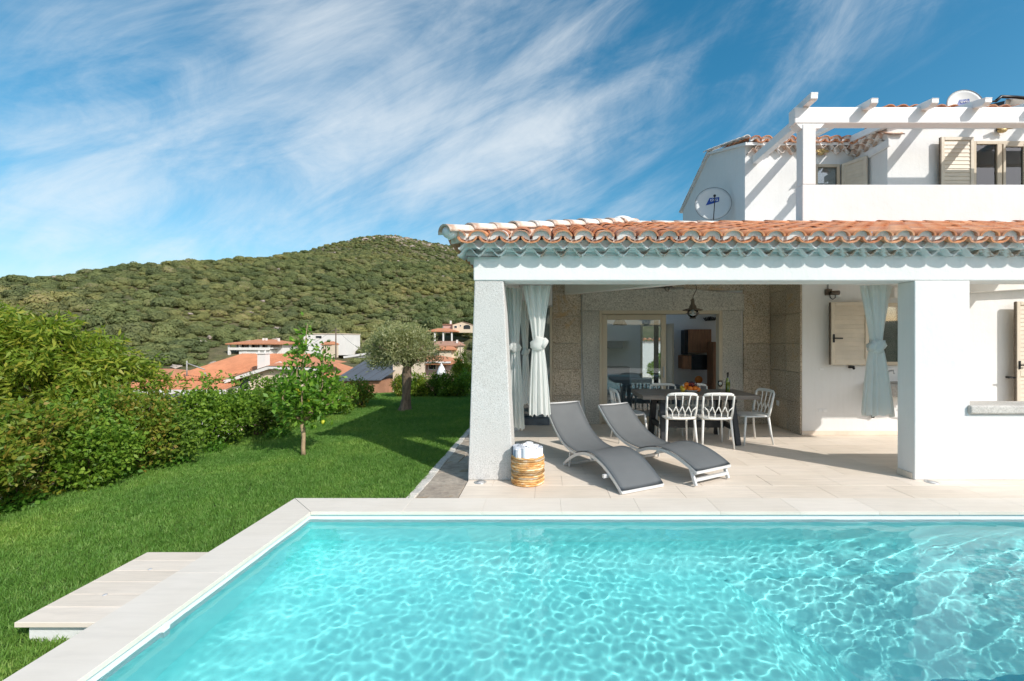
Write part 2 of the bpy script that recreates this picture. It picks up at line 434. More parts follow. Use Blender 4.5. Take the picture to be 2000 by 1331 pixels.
class MB:
    def __init__(self): self.v = []; self.f = []; self.sm = []
    def add(self, v, f, smooth=False):
        n = len(self.v); self.v.extend([tuple(p) for p in v]); self.f.extend([tuple(i + n for i in q) for q in f])
        self.sm.extend([smooth] * len(f)); return self
    def box(self, x0, x1, y0, y1, z0, z1):
        v = [(x0, y0, z0), (x1, y0, z0), (x1, y1, z0), (x0, y1, z0), (x0, y0, z1), (x1, y0, z1), (x1, y1, z1), (x0, y1, z1)]
        return self.add(v, [(0, 3, 2, 1), (4, 5, 6, 7), (0, 1, 5, 4), (1, 2, 6, 5), (2, 3, 7, 6), (3, 0, 4, 7)])
    def hexa(self, v):
        return self.add(v, [(0, 3, 2, 1), (4, 5, 6, 7), (0, 1, 5, 4), (1, 2, 6, 5), (2, 3, 7, 6), (3, 0, 4, 7)])
    def beam(self, p, q, w, h, up=(0, 0, 1)):
        p = Vector(p); q = Vector(q); d = (q - p).normalized(); u = Vector(up)
        s = d.cross(u).normalized(); u = s.cross(d).normalized()
        v = []
        for e in (p, q):
            for a, b_ in ((-1, -1), (1, -1), (1, 1), (-1, 1)): v.append(e + s * (a * w / 2) + u * (b_ * h / 2))
        return self.add(v, [(0, 1, 2, 3), (7, 6, 5, 4), (0, 4, 5, 1), (1, 5, 6, 2), (2, 6, 7, 3), (3, 7, 4, 0)])
    def prism(self, poly, axis, a, b_):
        """poly: 2D outline; axis 'x','y','z' of extrusion from a to b_"""
        n = len(poly)
        def P(t, c):
            return (c, t[0], t[1]) if axis == 'x' else (t[0], c, t[1]) if axis == 'y' else (t[0], t[1], c)
        v = [P(t, a) for t in poly] + [P(t, b_) for t in poly]
        f = [tuple(range(n))[::-1], tuple(range(n, 2 * n))] + [(i, (i + 1) % n, n + (i + 1) % n, n + i) for i in range(n)]
        return self.add(v, f)
    def tube(self, pts, rad, n=8, cap=True, smooth=True):
        pts = [Vector(p) for p in pts]
        if not hasattr(rad, '__len__'): rad = [rad] * len(pts)
        v = []; f = []; prev = None
        for i, p in enumerate(pts):
            d = (pts[min(i + 1, len(pts) - 1)] - pts[max(i - 1, 0)]).normalized()
            if prev is None:
                s = d.cross(Vector((0, 0, 1)) if abs(d.z) < 0.9 else Vector((1, 0, 0))).normalized()
            else:
                s = (prev - d * prev.dot(d)).normalized()
            prev = s; t = d.cross(s)
            for k in range(n):
                a = 2 * PI * k / n; v.append(p + (s * math.cos(a) + t * math.sin(a)) * rad[i])
        for i in range(len(pts) - 1):
            for k in range(n):
                f.append((i * n + k, i * n + (k + 1) % n, (i + 1) * n + (k + 1) % n, (i + 1) * n + k))
        if cap:
            f.append(tuple(range(n))[::-1]); f.append(tuple(range((len(pts) - 1) * n, len(pts) * n)))
        return self.add(v, f, smooth)
    def lathe(self, prof, n=20, c=(0, 0, 0), smooth=True, close=True):
        v = []; f = []
        for r, z in prof:
            for k in range(n):
                a = 2 * PI * k / n; v.append((c[0] + r * math.cos(a), c[1] + r * math.sin(a), c[2] + z))
        for i in range(len(prof) - 1):
            for k in range(n):
                f.append((i * n + k, i * n + (k + 1) % n, (i + 1) * n + (k + 1) % n, (i + 1) * n + k))
        if close:
            f.append(tuple(range(n))[::-1]); f.append(tuple(range((len(prof) - 1) * n, len(prof) * n)))
        return self.add(v, f, smooth)
    def sphere(self, c, r, n=12, m=8, sq=(1, 1, 1)):
        v = [(c[0], c[1], c[2] - r * sq[2])]; f = []
        for i in range(1, m):
            t = -PI / 2 + PI * i / m
            for k in range(n):
                a = 2 * PI * k / n
                v.append((c[0] + r * sq[0] * math.cos(t) * math.cos(a), c[1] + r * sq[1] * math.cos(t) * math.sin(a), c[2] + r * sq[2] * math.sin(t)))
        v.append((c[0], c[1], c[2] + r * sq[2])); L = len(v) - 1
        for k in range(n):
            f.append((0, 1 + (k + 1) % n, 1 + k)); f.append((L, L - n + k, L - n + (k + 1) % n))
        for i in range(m - 2):
            for k in range(n):
                a = 1 + i * n; f.append((a + k, a + (k + 1) % n, a + n + (k + 1) % n, a + n + k))
        return self.add(v, f, True)
    def mesh(self, name, material, bevel=0.0, seg=1):
        me = bpy.data.meshes.new(name)
        me.from_pydata([tuple(map(float, p)) for p in self.v], [], self.f)
        me.polygons.foreach_set('use_smooth', self.sm)
        me.materials.append(MAT[material])
        if bevel:
            bm = bmesh.new(); bm.from_mesh(me)
            bmesh.ops.recalc_face_normals(bm, faces=bm.faces)
            ed = [e for e in bm.edges if len(e.link_faces) == 2 and e.calc_face_angle(0) > 0.6]
            bmesh.ops.bevel(bm, geom=ed, offset=bevel, segments=seg, affect='EDGES', profile=0.5)
            bm.to_mesh(me); bm.free()
        me.update()
        return me
    def build(self, name, material, parent=None, bevel=0.0, local=False, seg=1, **kw):
        return link(name, self.mesh(name, material, bevel, seg), parent, local=local, **kw)

def box(name, material, parent, x0, x1, y0, y1, z0, z1, bevel=0.0, local=False, seg=1):
    return MB().box(x0, x1, y0, y1, z0, z1).build(name, material, parent, bevel, local, seg)

def np_mesh(name, V, F, material, smooth=False):
    me = bpy.data.meshes.new(name)
    V = np.asarray(V, np.float32); F = np.asarray(F, np.int32)
    k = F.shape[1]
    me.vertices.add(len(V)); me.vertices.foreach_set('co', V.ravel())
    me.loops.add(F.size); me.loops.foreach_set('vertex_index', F.ravel())
    me.polygons.add(len(F)); me.polygons.foreach_set('loop_start', np.arange(0, F.size, k, dtype=np.int32))
    me.polygons.foreach_set('loop_total', np.full(len(F), k, np.int32))
    if smooth: me.polygons.foreach_set('use_smooth', np.ones(len(F), bool))
    me.materials.append(MAT[material])
    me.update(); me.validate()
    return me

def unit(a): return a / np.maximum(np.linalg.norm(a, axis=-1, keepdims=True), 1e-9)

def leaf_arrays(rng, P, D, length, width, fold=0.25, jitter=0.35):
    """one folded quad for each leaf: base, side, tip, side"""
    n = len(P)
    D = unit(D)
    L = length * rng.uniform(1 - jitter, 1 + jitter, (n, 1)); Wd = width * rng.uniform(1 - jitter, 1 + jitter, (n, 1))
    side = unit(np.cross(D, unit(rng.normal(size=(n, 3)))))
    up = np.cross(side, D)
    base = P; tip = P + D * L + up * L * rng.uniform(-0.15, 0.15, (n, 1))
    mid = P + D * L * 0.45
    a = mid + side * Wd * 0.5 + up * Wd * fold; b_ = mid - side * Wd * 0.5 + up * Wd * fold
    V = np.stack([base, a, tip, b_], 1).reshape(-1, 3)
    F = np.arange(n * 4).reshape(n, 4)
    return V, F

def crown(rng, blobs, n_cl, per, spread, length, width, droop=0.0, inner=0.45, out=0.7, fold=0.25):
    """leaf clusters through the volume of several lumps; blobs = [(centre, radii)]"""
    w = np.array([r[0] * r[1] * r[2] for _, r in blobs]) ** 0.67; w = w / w.sum()
    pick = rng.choice(len(blobs), n_cl, p=w)
    Cn = np.array([c for c, _ in blobs], float)[pick]; Rn = np.array([r for _, r in blobs], float)[pick]
    d = unit(rng.normal(size=(n_cl, 3))); rr = rng.uniform(inner, 1.0, (n_cl, 1)) ** 0.6
    rr *= rng.uniform(0.85, 1.18, (n_cl, 1))
    C = Cn + d * Rn * rr
    axis = unit(d + rng.normal(size=d.shape) * 0.5 + np.array([0, 0, 0.25]))
    P = np.repeat(C, per, 0); A = np.repeat(axis, per, 0)
    P = P + rng.normal(size=P.shape) * spread
    D = unit(A * out + rng.normal(size=P.shape) * 0.65 + np.array([0, 0, -droop]))
    return leaf_arrays(rng, P, D, length, width, fold), C

def stems_to(base, tips, r0, rng, material, name, parent, n=5, wob=0.06, trunk=None):
    mb = MB(); base = Vector(base)
    for t in tips:
        t = Vector(t); pts = []; L = (t - base).length
        for k in range(5):
            s = k / 4
            p = base.lerp(t, s) + Vector(rng.normal(size=3) * wob * L * (s * (1 - s)) * 2) + Vector((0, 0, L * 0.12 * s * (1 - s)))
            pts.append(p)
        mb.tube(pts, [r0 * (1 - 0.8 * k / 4) for k in range(5)], n)
    if trunk: mb.tube(trunk[0], trunk[1], 9)
    return mb.build(name, material, parent)

F_PX = 860.0
def at(px, py, Y):
    """world point at distance Y seen at photo pixel (survey of the photograph)"""
    return Vector(((px - 1065.0) / F_PX * Y, Y, 1.6 - (py - 668.0) / F_PX * Y))

# ================================================================== TERRAIN
SKY_TH = np.radians([-180, -120, -90, -70, -51.1, -47.4, -43.5, -37.7, -31.4, -27.4, -23.0, -18.9, -15.3, -9.2, 0, 12, 30, 60, 120, 180])
SKY_EL = np.array([.10, .09, .09, .105, .136, .150, .167, .175, .190, .214, .233, .240, .228, .208, .17, .12, .10, .09, .09, .10])  # unseen hills behind the camera raised to fill the window reflections
RDG = np.array([300, 300, 280, 270, 250, 250, 255, 262, 290, 350, 430, 480, 490, 500, 480, 450, 400, 350, 300, 300.])
_rng = np.random.default_rng(5)
_waves = [(_rng.uniform(0, 6.28), _rng.uniform(0, 6.28), l) for l in (160, 110, 75, 50, 34, 23, 15)]
def bumps(x, y):
    z = 0
    for a, p, l in _waves:
        z = z + l * 0.012 * np.sin(2 * PI / l * (x * np.cos(a) + y * np.sin(a)) + p)
    return z
def terrain_z(x, y):
    x = np.asarray(x, float); y = np.asarray(y, float)
    r = np.hypot(x, y); th = np.arctan2(x, y)
    el = np.interp(th, SKY_TH, SKY_EL) * np.cos(np.clip(th, -1.1, 1.1)); rd = np.interp(th, SKY_TH, RDG)
    zr = 1.6 + el * rd * 1.0
    foot = 116.0
    t = np.clip((r - foot) / (rd - foot), 0, None)
    # slope, rounded over at the ridge, falling away behind
    g = np.where(t < 1, t ** 0.95, 1 - 0.25 * (t - 1))
    up = -3.5 + (zr + 3.5) * g
    up = np.maximum(up, -12)
    valley = np.interp(r, [0, 10, 16, 26, 40, 70, foot], [-0.9, -0.9, -2.0, -4.2, -5.8, -5.2, -3.5])
    z = np.where(r < foot, valley, up)
    amp = np.clip((r - 20) / 90, 0, 1) * np.clip(1.6 - t * 0.9, 0.25, 1)
    z = z + bumps(x, y) * amp * 0.55
    # the plot of the villa is dug out: lawn, terrace and pool are laid in it
    inside = (x > -5.7) & (x < 16) & (y > -8) & (y < 15)
    z = np.where(inside, -3.4, z)
    far = r > 1500
    return np.where(far, np.minimum(z, -12), z)

rad = [0.0]
step = 0.5
while rad[-1] < 3500:
    rad.append(rad[-1] + step)
    if rad[-1] > 24: step *= 1.035
rad = np.array(rad[1:])
ths = []
a = -PI
while a < PI - 1e-6:
    ths.append(a)
    a += R(0.5) if R(-62) < a < R(5) else R(2.0)
ths = np.array(ths)
TT, RR = np.meshgrid(ths, rad, indexing='ij')
TX = RR * np.sin(TT); TY = RR * np.cos(TT); TZ = terrain_z(TX, TY)
nt_, nr_ = TX.shape
V = np.stack([TX, TY, TZ], -1).reshape(-1, 3)
I = np.arange(nt_ * nr_).reshape(nt_, nr_); J = np.roll(I, -1, 0)
Fq = np.stack([I[:, :-1], I[:, 1:], J[:, 1:], J[:, :-1]], -1).reshape(-1, 4)
ter = link('terrain', np_mesh('terrain', V, Fq, 'hillside', True))
tag(ter, 'scrubby valley and hillside ground rising to a rocky summit', kind='structure')

# ================================================================== LAWN
def lawn_z(x, y):
    s = np.clip((np.asarray(y, float) - 2.4) / 2.4, 0, 1); s = s * s * (3 - 2 * s)
    e = np.clip((-np.asarray(x, float) - 4.0) / 1.5, 0, 1)
    return -0.15 + 0.115 * s - 0.06 * e + 0.012 * np.sin(1.9 * x + 0.7) * np.sin(1.3 * y)
lv = []; lf = []; idx = {}
gx = np.arange(-5.75, -1.43, 0.18).tolist() + [-1.43]; gy = np.array(list(np.arange(-5.0, 4.35, 0.2)) + [4.515] + list(np.arange(4.7, 14.4, 0.2)))
gx = [g for g in gx if abs(g + 2.585) > 0.08] + [-2.585]; gx.sort()
def lvi(i, j):
    if (i, j) not in idx:
        idx[(i, j)] = len(lv); lv.append((gx[i], gy[j], float(lawn_z(gx[i], gy[j]))))
    return idx[(i, j)]
for i in range(len(gx) - 1):
    for j in range(len(gy) - 1):
        if gx[i] >= -2.586 and gy[j] < 4.5: continue
        lf.append((lvi(i, j), lvi(i + 1, j), lvi(i + 1, j + 1), lvi(i, j + 1)))
lawn = link('lawn', np_mesh('lawn', lv, lf, 'soil', True))
tag(lawn, 'soil bed of the lawn beside the pool', kind='structure')
# the edge of the garden terrace towards the valley
box('garden_bank', 'soil', None, -5.95, -5.72, -5, 14.6, -3.3, -0.24).__setitem__('kind', 'structure')
box('garden_bank', 'soil', None, -5.72, 1.0, 14.25, 14.6, -3.3, -0.10).__setitem__('kind', 'structure')

# grass: one mass of tufts grown by a node tree
tufts = bpy.data.collections.new('grass_tufts')
rngg = np.random.default_rng(11)
for q in range(5):
    mv = []; mf = []
    for k in range(11):
        r0 = rngg.uniform(0, 0.030); a0 = rngg.uniform(0, 6.28); p = np.array([r0 * math.cos(a0), r0 * math.sin(a0), -0.005])
        hgt = rngg.uniform(0.032, 0.068); lean = rngg.uniform(0.1, 0.75) * hgt; la = rngg.uniform(0, 6.28); dirv = np.array([math.cos(la), math.sin(la), 0])
        sd = np.array([-math.sin(la + rngg.normal() * .5), math.cos(la), 0]); wd = rngg.uniform(0.0016, 0.0032)
        n0 = len(mv)
        for s, wv_ in ((0, 1), (0.5, 0.85), (1.0, 0.0)):
            c_ = p + dirv * lean * s * s + np.array([0, 0, hgt * s * (1 - 0.18 * s)])
            if wv_ > 0: mv += [c_ - sd * wd * wv_, c_ + sd * wd * wv_]
            else: mv.append(c_)
        mf += [(n0, n0 + 1, n0 + 3, n0 + 2), (n0 + 2, n0 + 3, n0 + 4)]
    me = bpy.data.meshes.new('grass_tuft'); me.from_pydata([tuple(map(float, p)) for p in mv], [], mf); me.materials.append(MAT['grass_blade'])
    tufts.objects.link(bpy.data.objects.new('grass_tuft', me))

def gn_scatter(obj, coll, density_nodes, smin, smax, tilt=0.25, seed=1, align=False):
    ng = bpy.data.node_groups.new('scatter', 'GeometryNodeTree')
    ng.interface.new_socket('Geometry', in_out='INPUT', socket_type='NodeSocketGeometry')
    ng.interface.new_socket('Geometry', in_out='OUTPUT', socket_type='NodeSocketGeometry')
    N = ng.nodes.new; L = ng.links.new
    gi = N('NodeGroupInput'); go = N('NodeGroupOutput')
    dp = N('GeometryNodeDistributePointsOnFaces'); dp.distribute_method = 'RANDOM'; dp.inputs['Seed'].default_value = seed
    L(gi.outputs[0], dp.inputs['Mesh'])
    L(density_nodes(N, L), dp.inputs['Density'])
    ci = N('GeometryNodeCollectionInfo'); ci.inputs['Collection'].default_value = coll
    ci.inputs['Separate Children'].default_value = True; ci.inputs['Reset Children'].default_value = True
    ip = N('GeometryNodeInstanceOnPoints'); ip.inputs['Pick Instance'].default_value = True
    L(dp.outputs['Points'], ip.inputs['Points']); L(ci.outputs[0], ip.inputs['Instance'])
    rv = N('FunctionNodeRandomValue'); rv.data_type = 'FLOAT_VECTOR'
    rv.inputs[0].default_value = (-tilt, -tilt, 0); rv.inputs[1].default_value = (tilt, tilt, 6.283)
    L(rv.outputs[0], ip.inputs['Rotation'])
    rs = N('FunctionNodeRandomValue'); rs.data_type = 'FLOAT'; rs.inputs[2].default_value = smin; rs.inputs[3].default_value = smax; rs.inputs['Seed'].default_value = 7
    L(rs.outputs[1], ip.inputs['Scale'])
    L(ip.outputs[0], go.inputs[0])
    md = obj.modifiers.new('scatter', 'NODES'); md.node_group = ng
def grass_density(N, L):
    pos = N('GeometryNodeInputPosition'); sp = N('ShaderNodeSeparateXYZ'); L(pos.outputs[0], sp.inputs[0])
    mr = N('ShaderNodeMapRange'); mr.inputs['From Min'].default_value = 2.5; mr.inputs['From Max'].default_value = 10
    mr.inputs['To Min'].default_value = 3000; mr.inputs['To Max'].default_value = 1300
    L(sp.outputs['Y'], mr.inputs['Value'])
    nzn = N('ShaderNodeTexNoise'); nzn.inputs['Scale'].default_value = 1.7; L(pos.outputs[0], nzn.inputs['Vector'])
    m2 = N('ShaderNodeMapRange'); m2.inputs['From Min'].default_value = 0.3; m2.inputs['From Max'].default_value = 0.6; m2.inputs['To Min'].default_value = 0.65; m2.inputs['To Max'].default_value = 1.0
    L(nzn.outputs[0], m2.inputs['Value'])
    mu = N('ShaderNodeMath'); mu.operation = 'MULTIPLY'; L(mr.outputs[0], mu.inputs[0]); L(m2.outputs[0], mu.inputs[1])
    return mu.outputs[0]
gl = [f for f in lf if lv[f[0]][1] > 1.0]
gv = np.array(lv)
grass = link('grass', np_mesh('grass', gv, gl, 'grass_blade'))
gn_scatter(grass, tufts, grass_density, 0.75, 1.25, 0.3, 3)
tag(grass, 'bright green mown grass of the lawn', 'grass', kind='stuff')

# ================================================================== POOL
PX0, PX1, PY0, PY1 = -2.23, 6.6, -4.6, 4.17
HX = 1.55; HY = 3.85; DEP = -.92; DEEP = -1.5
mb = MB()
mb.add([(PX0, PY0, DEP), (HX, PY0, DEP), (HX, PY1, DEP), (PX0, PY1, DEP), (HX, HY, DEP), (PX1, HY, DEP), (PX1, PY1, DEP), (HX, PY1, DEP)], [(0, 1, 2, 3), (4, 5, 6, 7)])
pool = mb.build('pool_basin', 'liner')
tag(pool, 'turquoise lined swimming pool basin', kind='structure')
pool.cycles.is_caustics_receiver = True
def pw(name, vs_, m):
    o = MB().add(vs_, [(0, 1, 2, 3)]).build(name, m, pool); o.cycles.is_caustics_receiver = True; return o
WB = -0.15
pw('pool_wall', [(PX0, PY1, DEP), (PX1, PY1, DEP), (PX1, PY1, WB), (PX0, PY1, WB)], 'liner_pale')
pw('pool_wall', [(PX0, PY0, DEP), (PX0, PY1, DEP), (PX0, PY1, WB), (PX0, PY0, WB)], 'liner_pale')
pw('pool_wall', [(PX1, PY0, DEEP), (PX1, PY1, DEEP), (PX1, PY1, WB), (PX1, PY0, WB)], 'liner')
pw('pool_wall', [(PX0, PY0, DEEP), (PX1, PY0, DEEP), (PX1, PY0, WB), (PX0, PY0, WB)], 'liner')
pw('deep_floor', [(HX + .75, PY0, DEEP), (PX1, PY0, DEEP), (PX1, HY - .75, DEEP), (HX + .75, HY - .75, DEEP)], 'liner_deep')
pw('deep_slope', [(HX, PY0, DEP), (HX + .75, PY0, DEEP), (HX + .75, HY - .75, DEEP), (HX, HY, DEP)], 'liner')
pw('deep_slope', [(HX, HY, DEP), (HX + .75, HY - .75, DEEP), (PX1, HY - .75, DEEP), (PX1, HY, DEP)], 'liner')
cr = .34; nc = 10
def cove(far):
    v = []; f = []
    for i in range(nc + 1):
        a = PI / 2 * i / nc; o, z = cr * (1 - math.sin(a)), DEP + cr * (1 - math.cos(a))
        if far: v += [(PX0, PY1 - o - .001, z + .001), (PX1, PY1 - o - .001, z + .001)]
        else: v += [(PX0 + o + .001, PY1, z + .001), (PX0 + o + .001, PY0, z + .001)]
    for i in range(nc): f.append((2 * i, 2 * i + 1, 2 * i + 3, 2 * i + 2))
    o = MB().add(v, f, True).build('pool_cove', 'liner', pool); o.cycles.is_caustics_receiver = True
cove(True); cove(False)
T = 0.3
mb = MB()   # white band above the waterline, and the body of the walls behind it
mb.box(PX0 - T, PX1 + T, PY1, PY1 + T, -0.148, -0.031)
mb.box(PX0 - T, PX0, PY0 - T, PY1, -0.148, -0.031)
mb.box(PX1, PX1 + T, PY0 - T, PY1, -0.148, -0.031)
mb.box(PX0, PX1, PY0 - T, PY0, -0.148, -0.031)
mb.build('waterline_band', 'pool_white', pool)
mb = MB()
mb.box(PX0 - T, PX0 - 0.001, PY0 - T, PY1 + T, -2.1, -0.15); mb.box(PX0, PX1, PY1 + .001, PY1 + T, -2.1, -0.15)
mb.build('pool_shell', 'pool_white', pool)
# skimmer mouth in the left band: a shallow recess with a proud lip
mb = MB(); mb.box(PX0 - .002, PX0 + .022, 1.95, 1.99, -.148, -.035); mb.box(PX0 - .002, PX0 + .022, 2.55, 2.59, -.148, -.035)
mb.build('skimmer_lip', 'pool_white', pool)

# water: rippled surface, real waves
rng = np.random.default_rng(3)
nx, ny = 720, 430
yA = 1.0
wx = np.linspace(PX0 - .001, 4.9, nx); wy = np.linspace(yA, PY1 + .001, ny)
X, Y = np.meshgrid(wx, wy); Z = np.zeros_like(X)
def patch(a, b_, c): return 0.5 + 0.5 * np.sin(X * a + 1.0 + 0.9 * np.sin(Y * b_ + c)) * np.cos(Y * c + 0.6 * X * b_)
fade = 0.45 + 0.55 * patch(1.7, 1.9, 1.3)
near_left = np.clip((0.2 - X) / 2.0 + (2.9 - Y) / 2.2, 0, 1)      # longer, calmer waves towards the near left
for i in range(110):
    lam = math.exp(rng.uniform(math.log(.06), math.log(.30))); th = rng.uniform(0, 2 * PI); k = 2 * PI / lam
    Z += .00070 * lam * rng.uniform(.4, 1) * np.sin(k * (X * math.cos(th) + Y * math.sin(th)) + rng.uniform(0, 6.28)) * fade * (1 - .55 * near_left)
for i in range(34):
    lam = math.exp(rng.uniform(math.log(.25), math.log(.8))); th = rng.uniform(0, 2 * PI); k = 2 * PI / lam
    Z += .00085 * lam * rng.uniform(.4, 1) * np.sin(k * (X * math.cos(th) + Y * math.sin(th)) + rng.uniform(0, 6.28)) * (.45 + .8 * near_left)
side = np.clip((X - 1.6) / 1.8, 0, 1)
for i in range(14):      # a breeze from the right raises longer ripples there
    lam = rng.uniform(.14, .42); th = R(118) + rng.normal() * .28; k = 2 * PI / lam
    Z += .0030 * lam * rng.uniform(.4, 1) * np.sin(k * (X * math.cos(th) + Y * math.sin(th)) + rng.uniform(0, 6.28)) * side
Z -= 0.082
V = np.stack([X, Y, Z], -1).reshape(-1, 3)
I = np.arange(nx * ny).reshape(ny, nx)
Fq = np.stack([I[:-1, :-1], I[:-1, 1:], I[1:, 1:], I[1:, :-1]], -1).reshape(-1, 4)
nV = len(V)   # calm continuation under and behind the camera
V = np.vstack([V, [[PX0 - .001, PY0, -.082], [4.9, PY0, -.082], [4.9, yA, -.082], [PX0 - .001, yA, -.082], [4.9, PY0, -.082], [PX1, PY0, -.082], [PX1, PY1, -.082], [4.9, PY1, -.082]]])
Fq = np.vstack([Fq, [[nV, nV + 1, nV + 2, nV + 3], [nV + 4, nV + 5, nV + 6, nV + 7]]])
water = link('pool_water', np_mesh('pool_water', V, Fq, 'water', True))
water.cycles.is_caustics_caster = True
tag(water, 'clear rippled turquoise pool water', kind='structure')

# coping: slabs with fine joints on a bed
OX, OY = -2.565, 4.51
cop = MB().box(OX + .01, PX1 + .3, PY1 + .01, OY - .01, -.148, -.034).build('pool_coping', 'mortar')
tag(cop, 'pale stone coping around the pool', kind='structure')
MB().box(OX + .01, PX0 - .01, PY0 - .3, PY1 + .005, -.30, -.034).build('coping_bed', 'pool_white', cop)
def slab(poly, z0=-.031, z1=0.0, m='coping_stone', name='coping_slab', parent=None, bevel=.0015):
    return MB().prism(poly, 'z', z0, z1).build(name, m, parent or cop, bevel)
IX, IY = PX0 + .022, PY1 - .022
g = .0005
ex = [OX, -1.35, -.6, .15, .9, 1.65, 2.4, 3.15, 3.9, 4.65, 5.4, 6.15, 7.0]
for i in range(len(ex) - 1):
    a, b_ = ex[i] + g, ex[i + 1] - g
    if i == 0: slab([(IX + g, IY), (b_, IY), (b_, OY), (OX + .002, OY)])
    else: slab([(a, IY), (b_, IY), (b_, OY), (a, OY)])
ey = [OY, 3.05, 1.62, .6, -.4, -1.4, -2.4, -3.4, -4.6]
for i in range(len(ey) - 1):
    a, b_ = ey[i + 1] + g, ey[i] - g
    if i == 0: slab([(OX, a), (IX, a), (IX, IY - .004), (OX, OY - .006)])
    else: slab([(OX, a), (IX, a), (IX, b_), (OX, b_)])

# stone platform beside the coping: white base, six boards of stone, two lifting rings
plat = box('pool_platform', 'plaster', None, -3.0, OX - .006, 2.56, 3.345, -.3, -.034)
tag(plat, 'low pale stone platform with white base on the grass beside the pool', 'platform')
ys = [2.515, 2.665, 2.80, 2.945, 3.09, 3.235, 3.36]
for i in range(6):
    slab([(-3.035, ys[i] + g), (OX - .004, ys[i] + g), (OX - .004, ys[i + 1] - g), (-3.035, ys[i + 1] - g)], -.033, -.004, 'deck_stone', 'stone_board', plat, .002)
for px, py in ((205, 1162), (293, 1112)):
    p = at(px, py, 860 * 1.602 / (py - 668))
    MB().lathe([(.007, 0), (.013, .0), (.013, .003), (.007, .004)], 16, (p.x, p.y, -.0035)).build('lifting_ring', 'grey_plastic', plat)

# ================================================================== TERRACE FLOOR AND PATH
DX0, DX1, DY0, DY1 = -.89, 9.2, OY + .002, 8.58
for q in ((PX1 + .32, 16, -9.5, 8.9), (-5.7, PX1 + .31, -9.5, PY0 - .31)):
    box('pool_terrace', 'deck_stone', None, q[0], q[1], q[2], q[3], -.3, -.004).__setitem__('kind', 'structure')  # unseen paving carried on round the pool, added for its bounced sunlight
deck = box('terrace_floor', 'mortar', None, DX0 + .01, PX1 + .31, DY0, 9.0, -.3, -.012)
tag(deck, 'pale travertine terrace floor between pool and house', kind='structure')
tw, th_ = .78, .39
row = 0; y = DY0
rr = random.Random(4)
while y < 9.0:
    off = (row % 2) * tw * .5 + (row % 3) * .09
    x = DX0 - off
    while x < DX1:
        a, b_ = max(x, DX0), min(x + tw, PX1 + .31)
        if b_ - a > .05 and (a < 7.2):
            dz = rr.uniform(-.0008, .0008)
            MB().box(a + .0012, b_ - .0012, y + .0012, min(y + th_, 9.0) - .0012, -.02, -.001 + dz).build('floor_tile', 'deck_stone', deck, .0015)
        x += tw
    y += th_; row += 1

path = box('garden_path', 'mortar', None, -1.445, DX0 - .004, OY + .004, 13.8, -.3, -.03)
tag(path, 'brown flagstone path along the side of the house', kind='structure')
y = OY + .006; k = 0
while y < 9.5:          # narrow edging stones along the lawn
    h = rr.uniform(.16, .3)
    MB().prism([(-1.442, y), (-1.345 + rr.uniform(-.012, .012), y), (-1.345 + rr.uniform(-.012, .012), y + h - .008), (-1.442, y + h - .008)], 'z', -.05, -.012 + rr.uniform(-.004, .004)).build('edging_stone', 'sill_stone', path, .006)
    y += h
y = OY + .006; prev = (y, y)
while y < 9.5:          # irregular flags, some rows split in two
    h = rr.uniform(.30, .52); nxt = (y + h + rr.uniform(-.1, .1), y + h + rr.uniform(-.1, .1))
    ga = .008
    x0, x1 = -1.335, DX0 - .012
    if rr.random() < .55:
        s0, s1 = rr.uniform(.35, .65), rr.uniform(.35, .65)
        xa = x0 + (x1 - x0) * s0; xb = x0 + (x1 - x0) * s1
        ya = prev[0] + (prev[1] - prev[0]) * s0; yb = nxt[0] + (nxt[1] - nxt[0]) * s1
        polys = [[(x0, prev[0] + ga), (xa - ga, ya + ga), (xb - ga, yb - ga), (x0, nxt[0] - ga)], [(xa + ga, ya + ga), (x1, prev[1] + ga), (x1, nxt[1] - ga), (xb + ga, yb - ga)]]
    else:
        polys = [[(x0, prev[0] + ga), (x1, prev[1] + ga), (x1, nxt[1] - ga), (x0, nxt[0] - ga)]]
    for q in polys:
        MB().prism(q, 'z', -.05, -.012 + rr.uniform(-.005, .004)).build('flagstone', 'flagstone', path, .006)
    prev = nxt; y += h
for (px, py, lab) in ((938, 942, 'round steel floor light set in the terrace before the rough pillar'), (1820, 942, 'round steel floor light set in the terrace before the smooth white pier')):
    Yd = 860 * 1.6 / (py - 668); p = at(px, py, Yd)
    t = thing('floor_light', lab, 'floor light', (p.x, p.y, 0), group='floor lights in the terrace')
    MB().lathe([(.045, -.004), (.07, -.004), (.07, .003), (.05, .005), (.045, .003)], 24, close=False).build('rim', 'steel', t, local=True)
    MB().lathe([(.0, -.002), (.047, -.002), (.047, .0015), (.0, .0025)], 24, close=False).build('lens', 'grey_plastic', t, local=True)

# ================================================================== VILLA
villa = thing('villa', 'white Mediterranean villa with tiled porch roof, upper terrace and pergola', 'house', (4.0, 9.0, 0))
FY = 5.11                       # plane of the front
BZ0, BZ1 = 2.31, 2.60           # porch beam
BWY = 8.58                      # back wall of the porch
RWY = 7.56                      # white wall on the right
SWX = 4.38                      # side of the stone recess

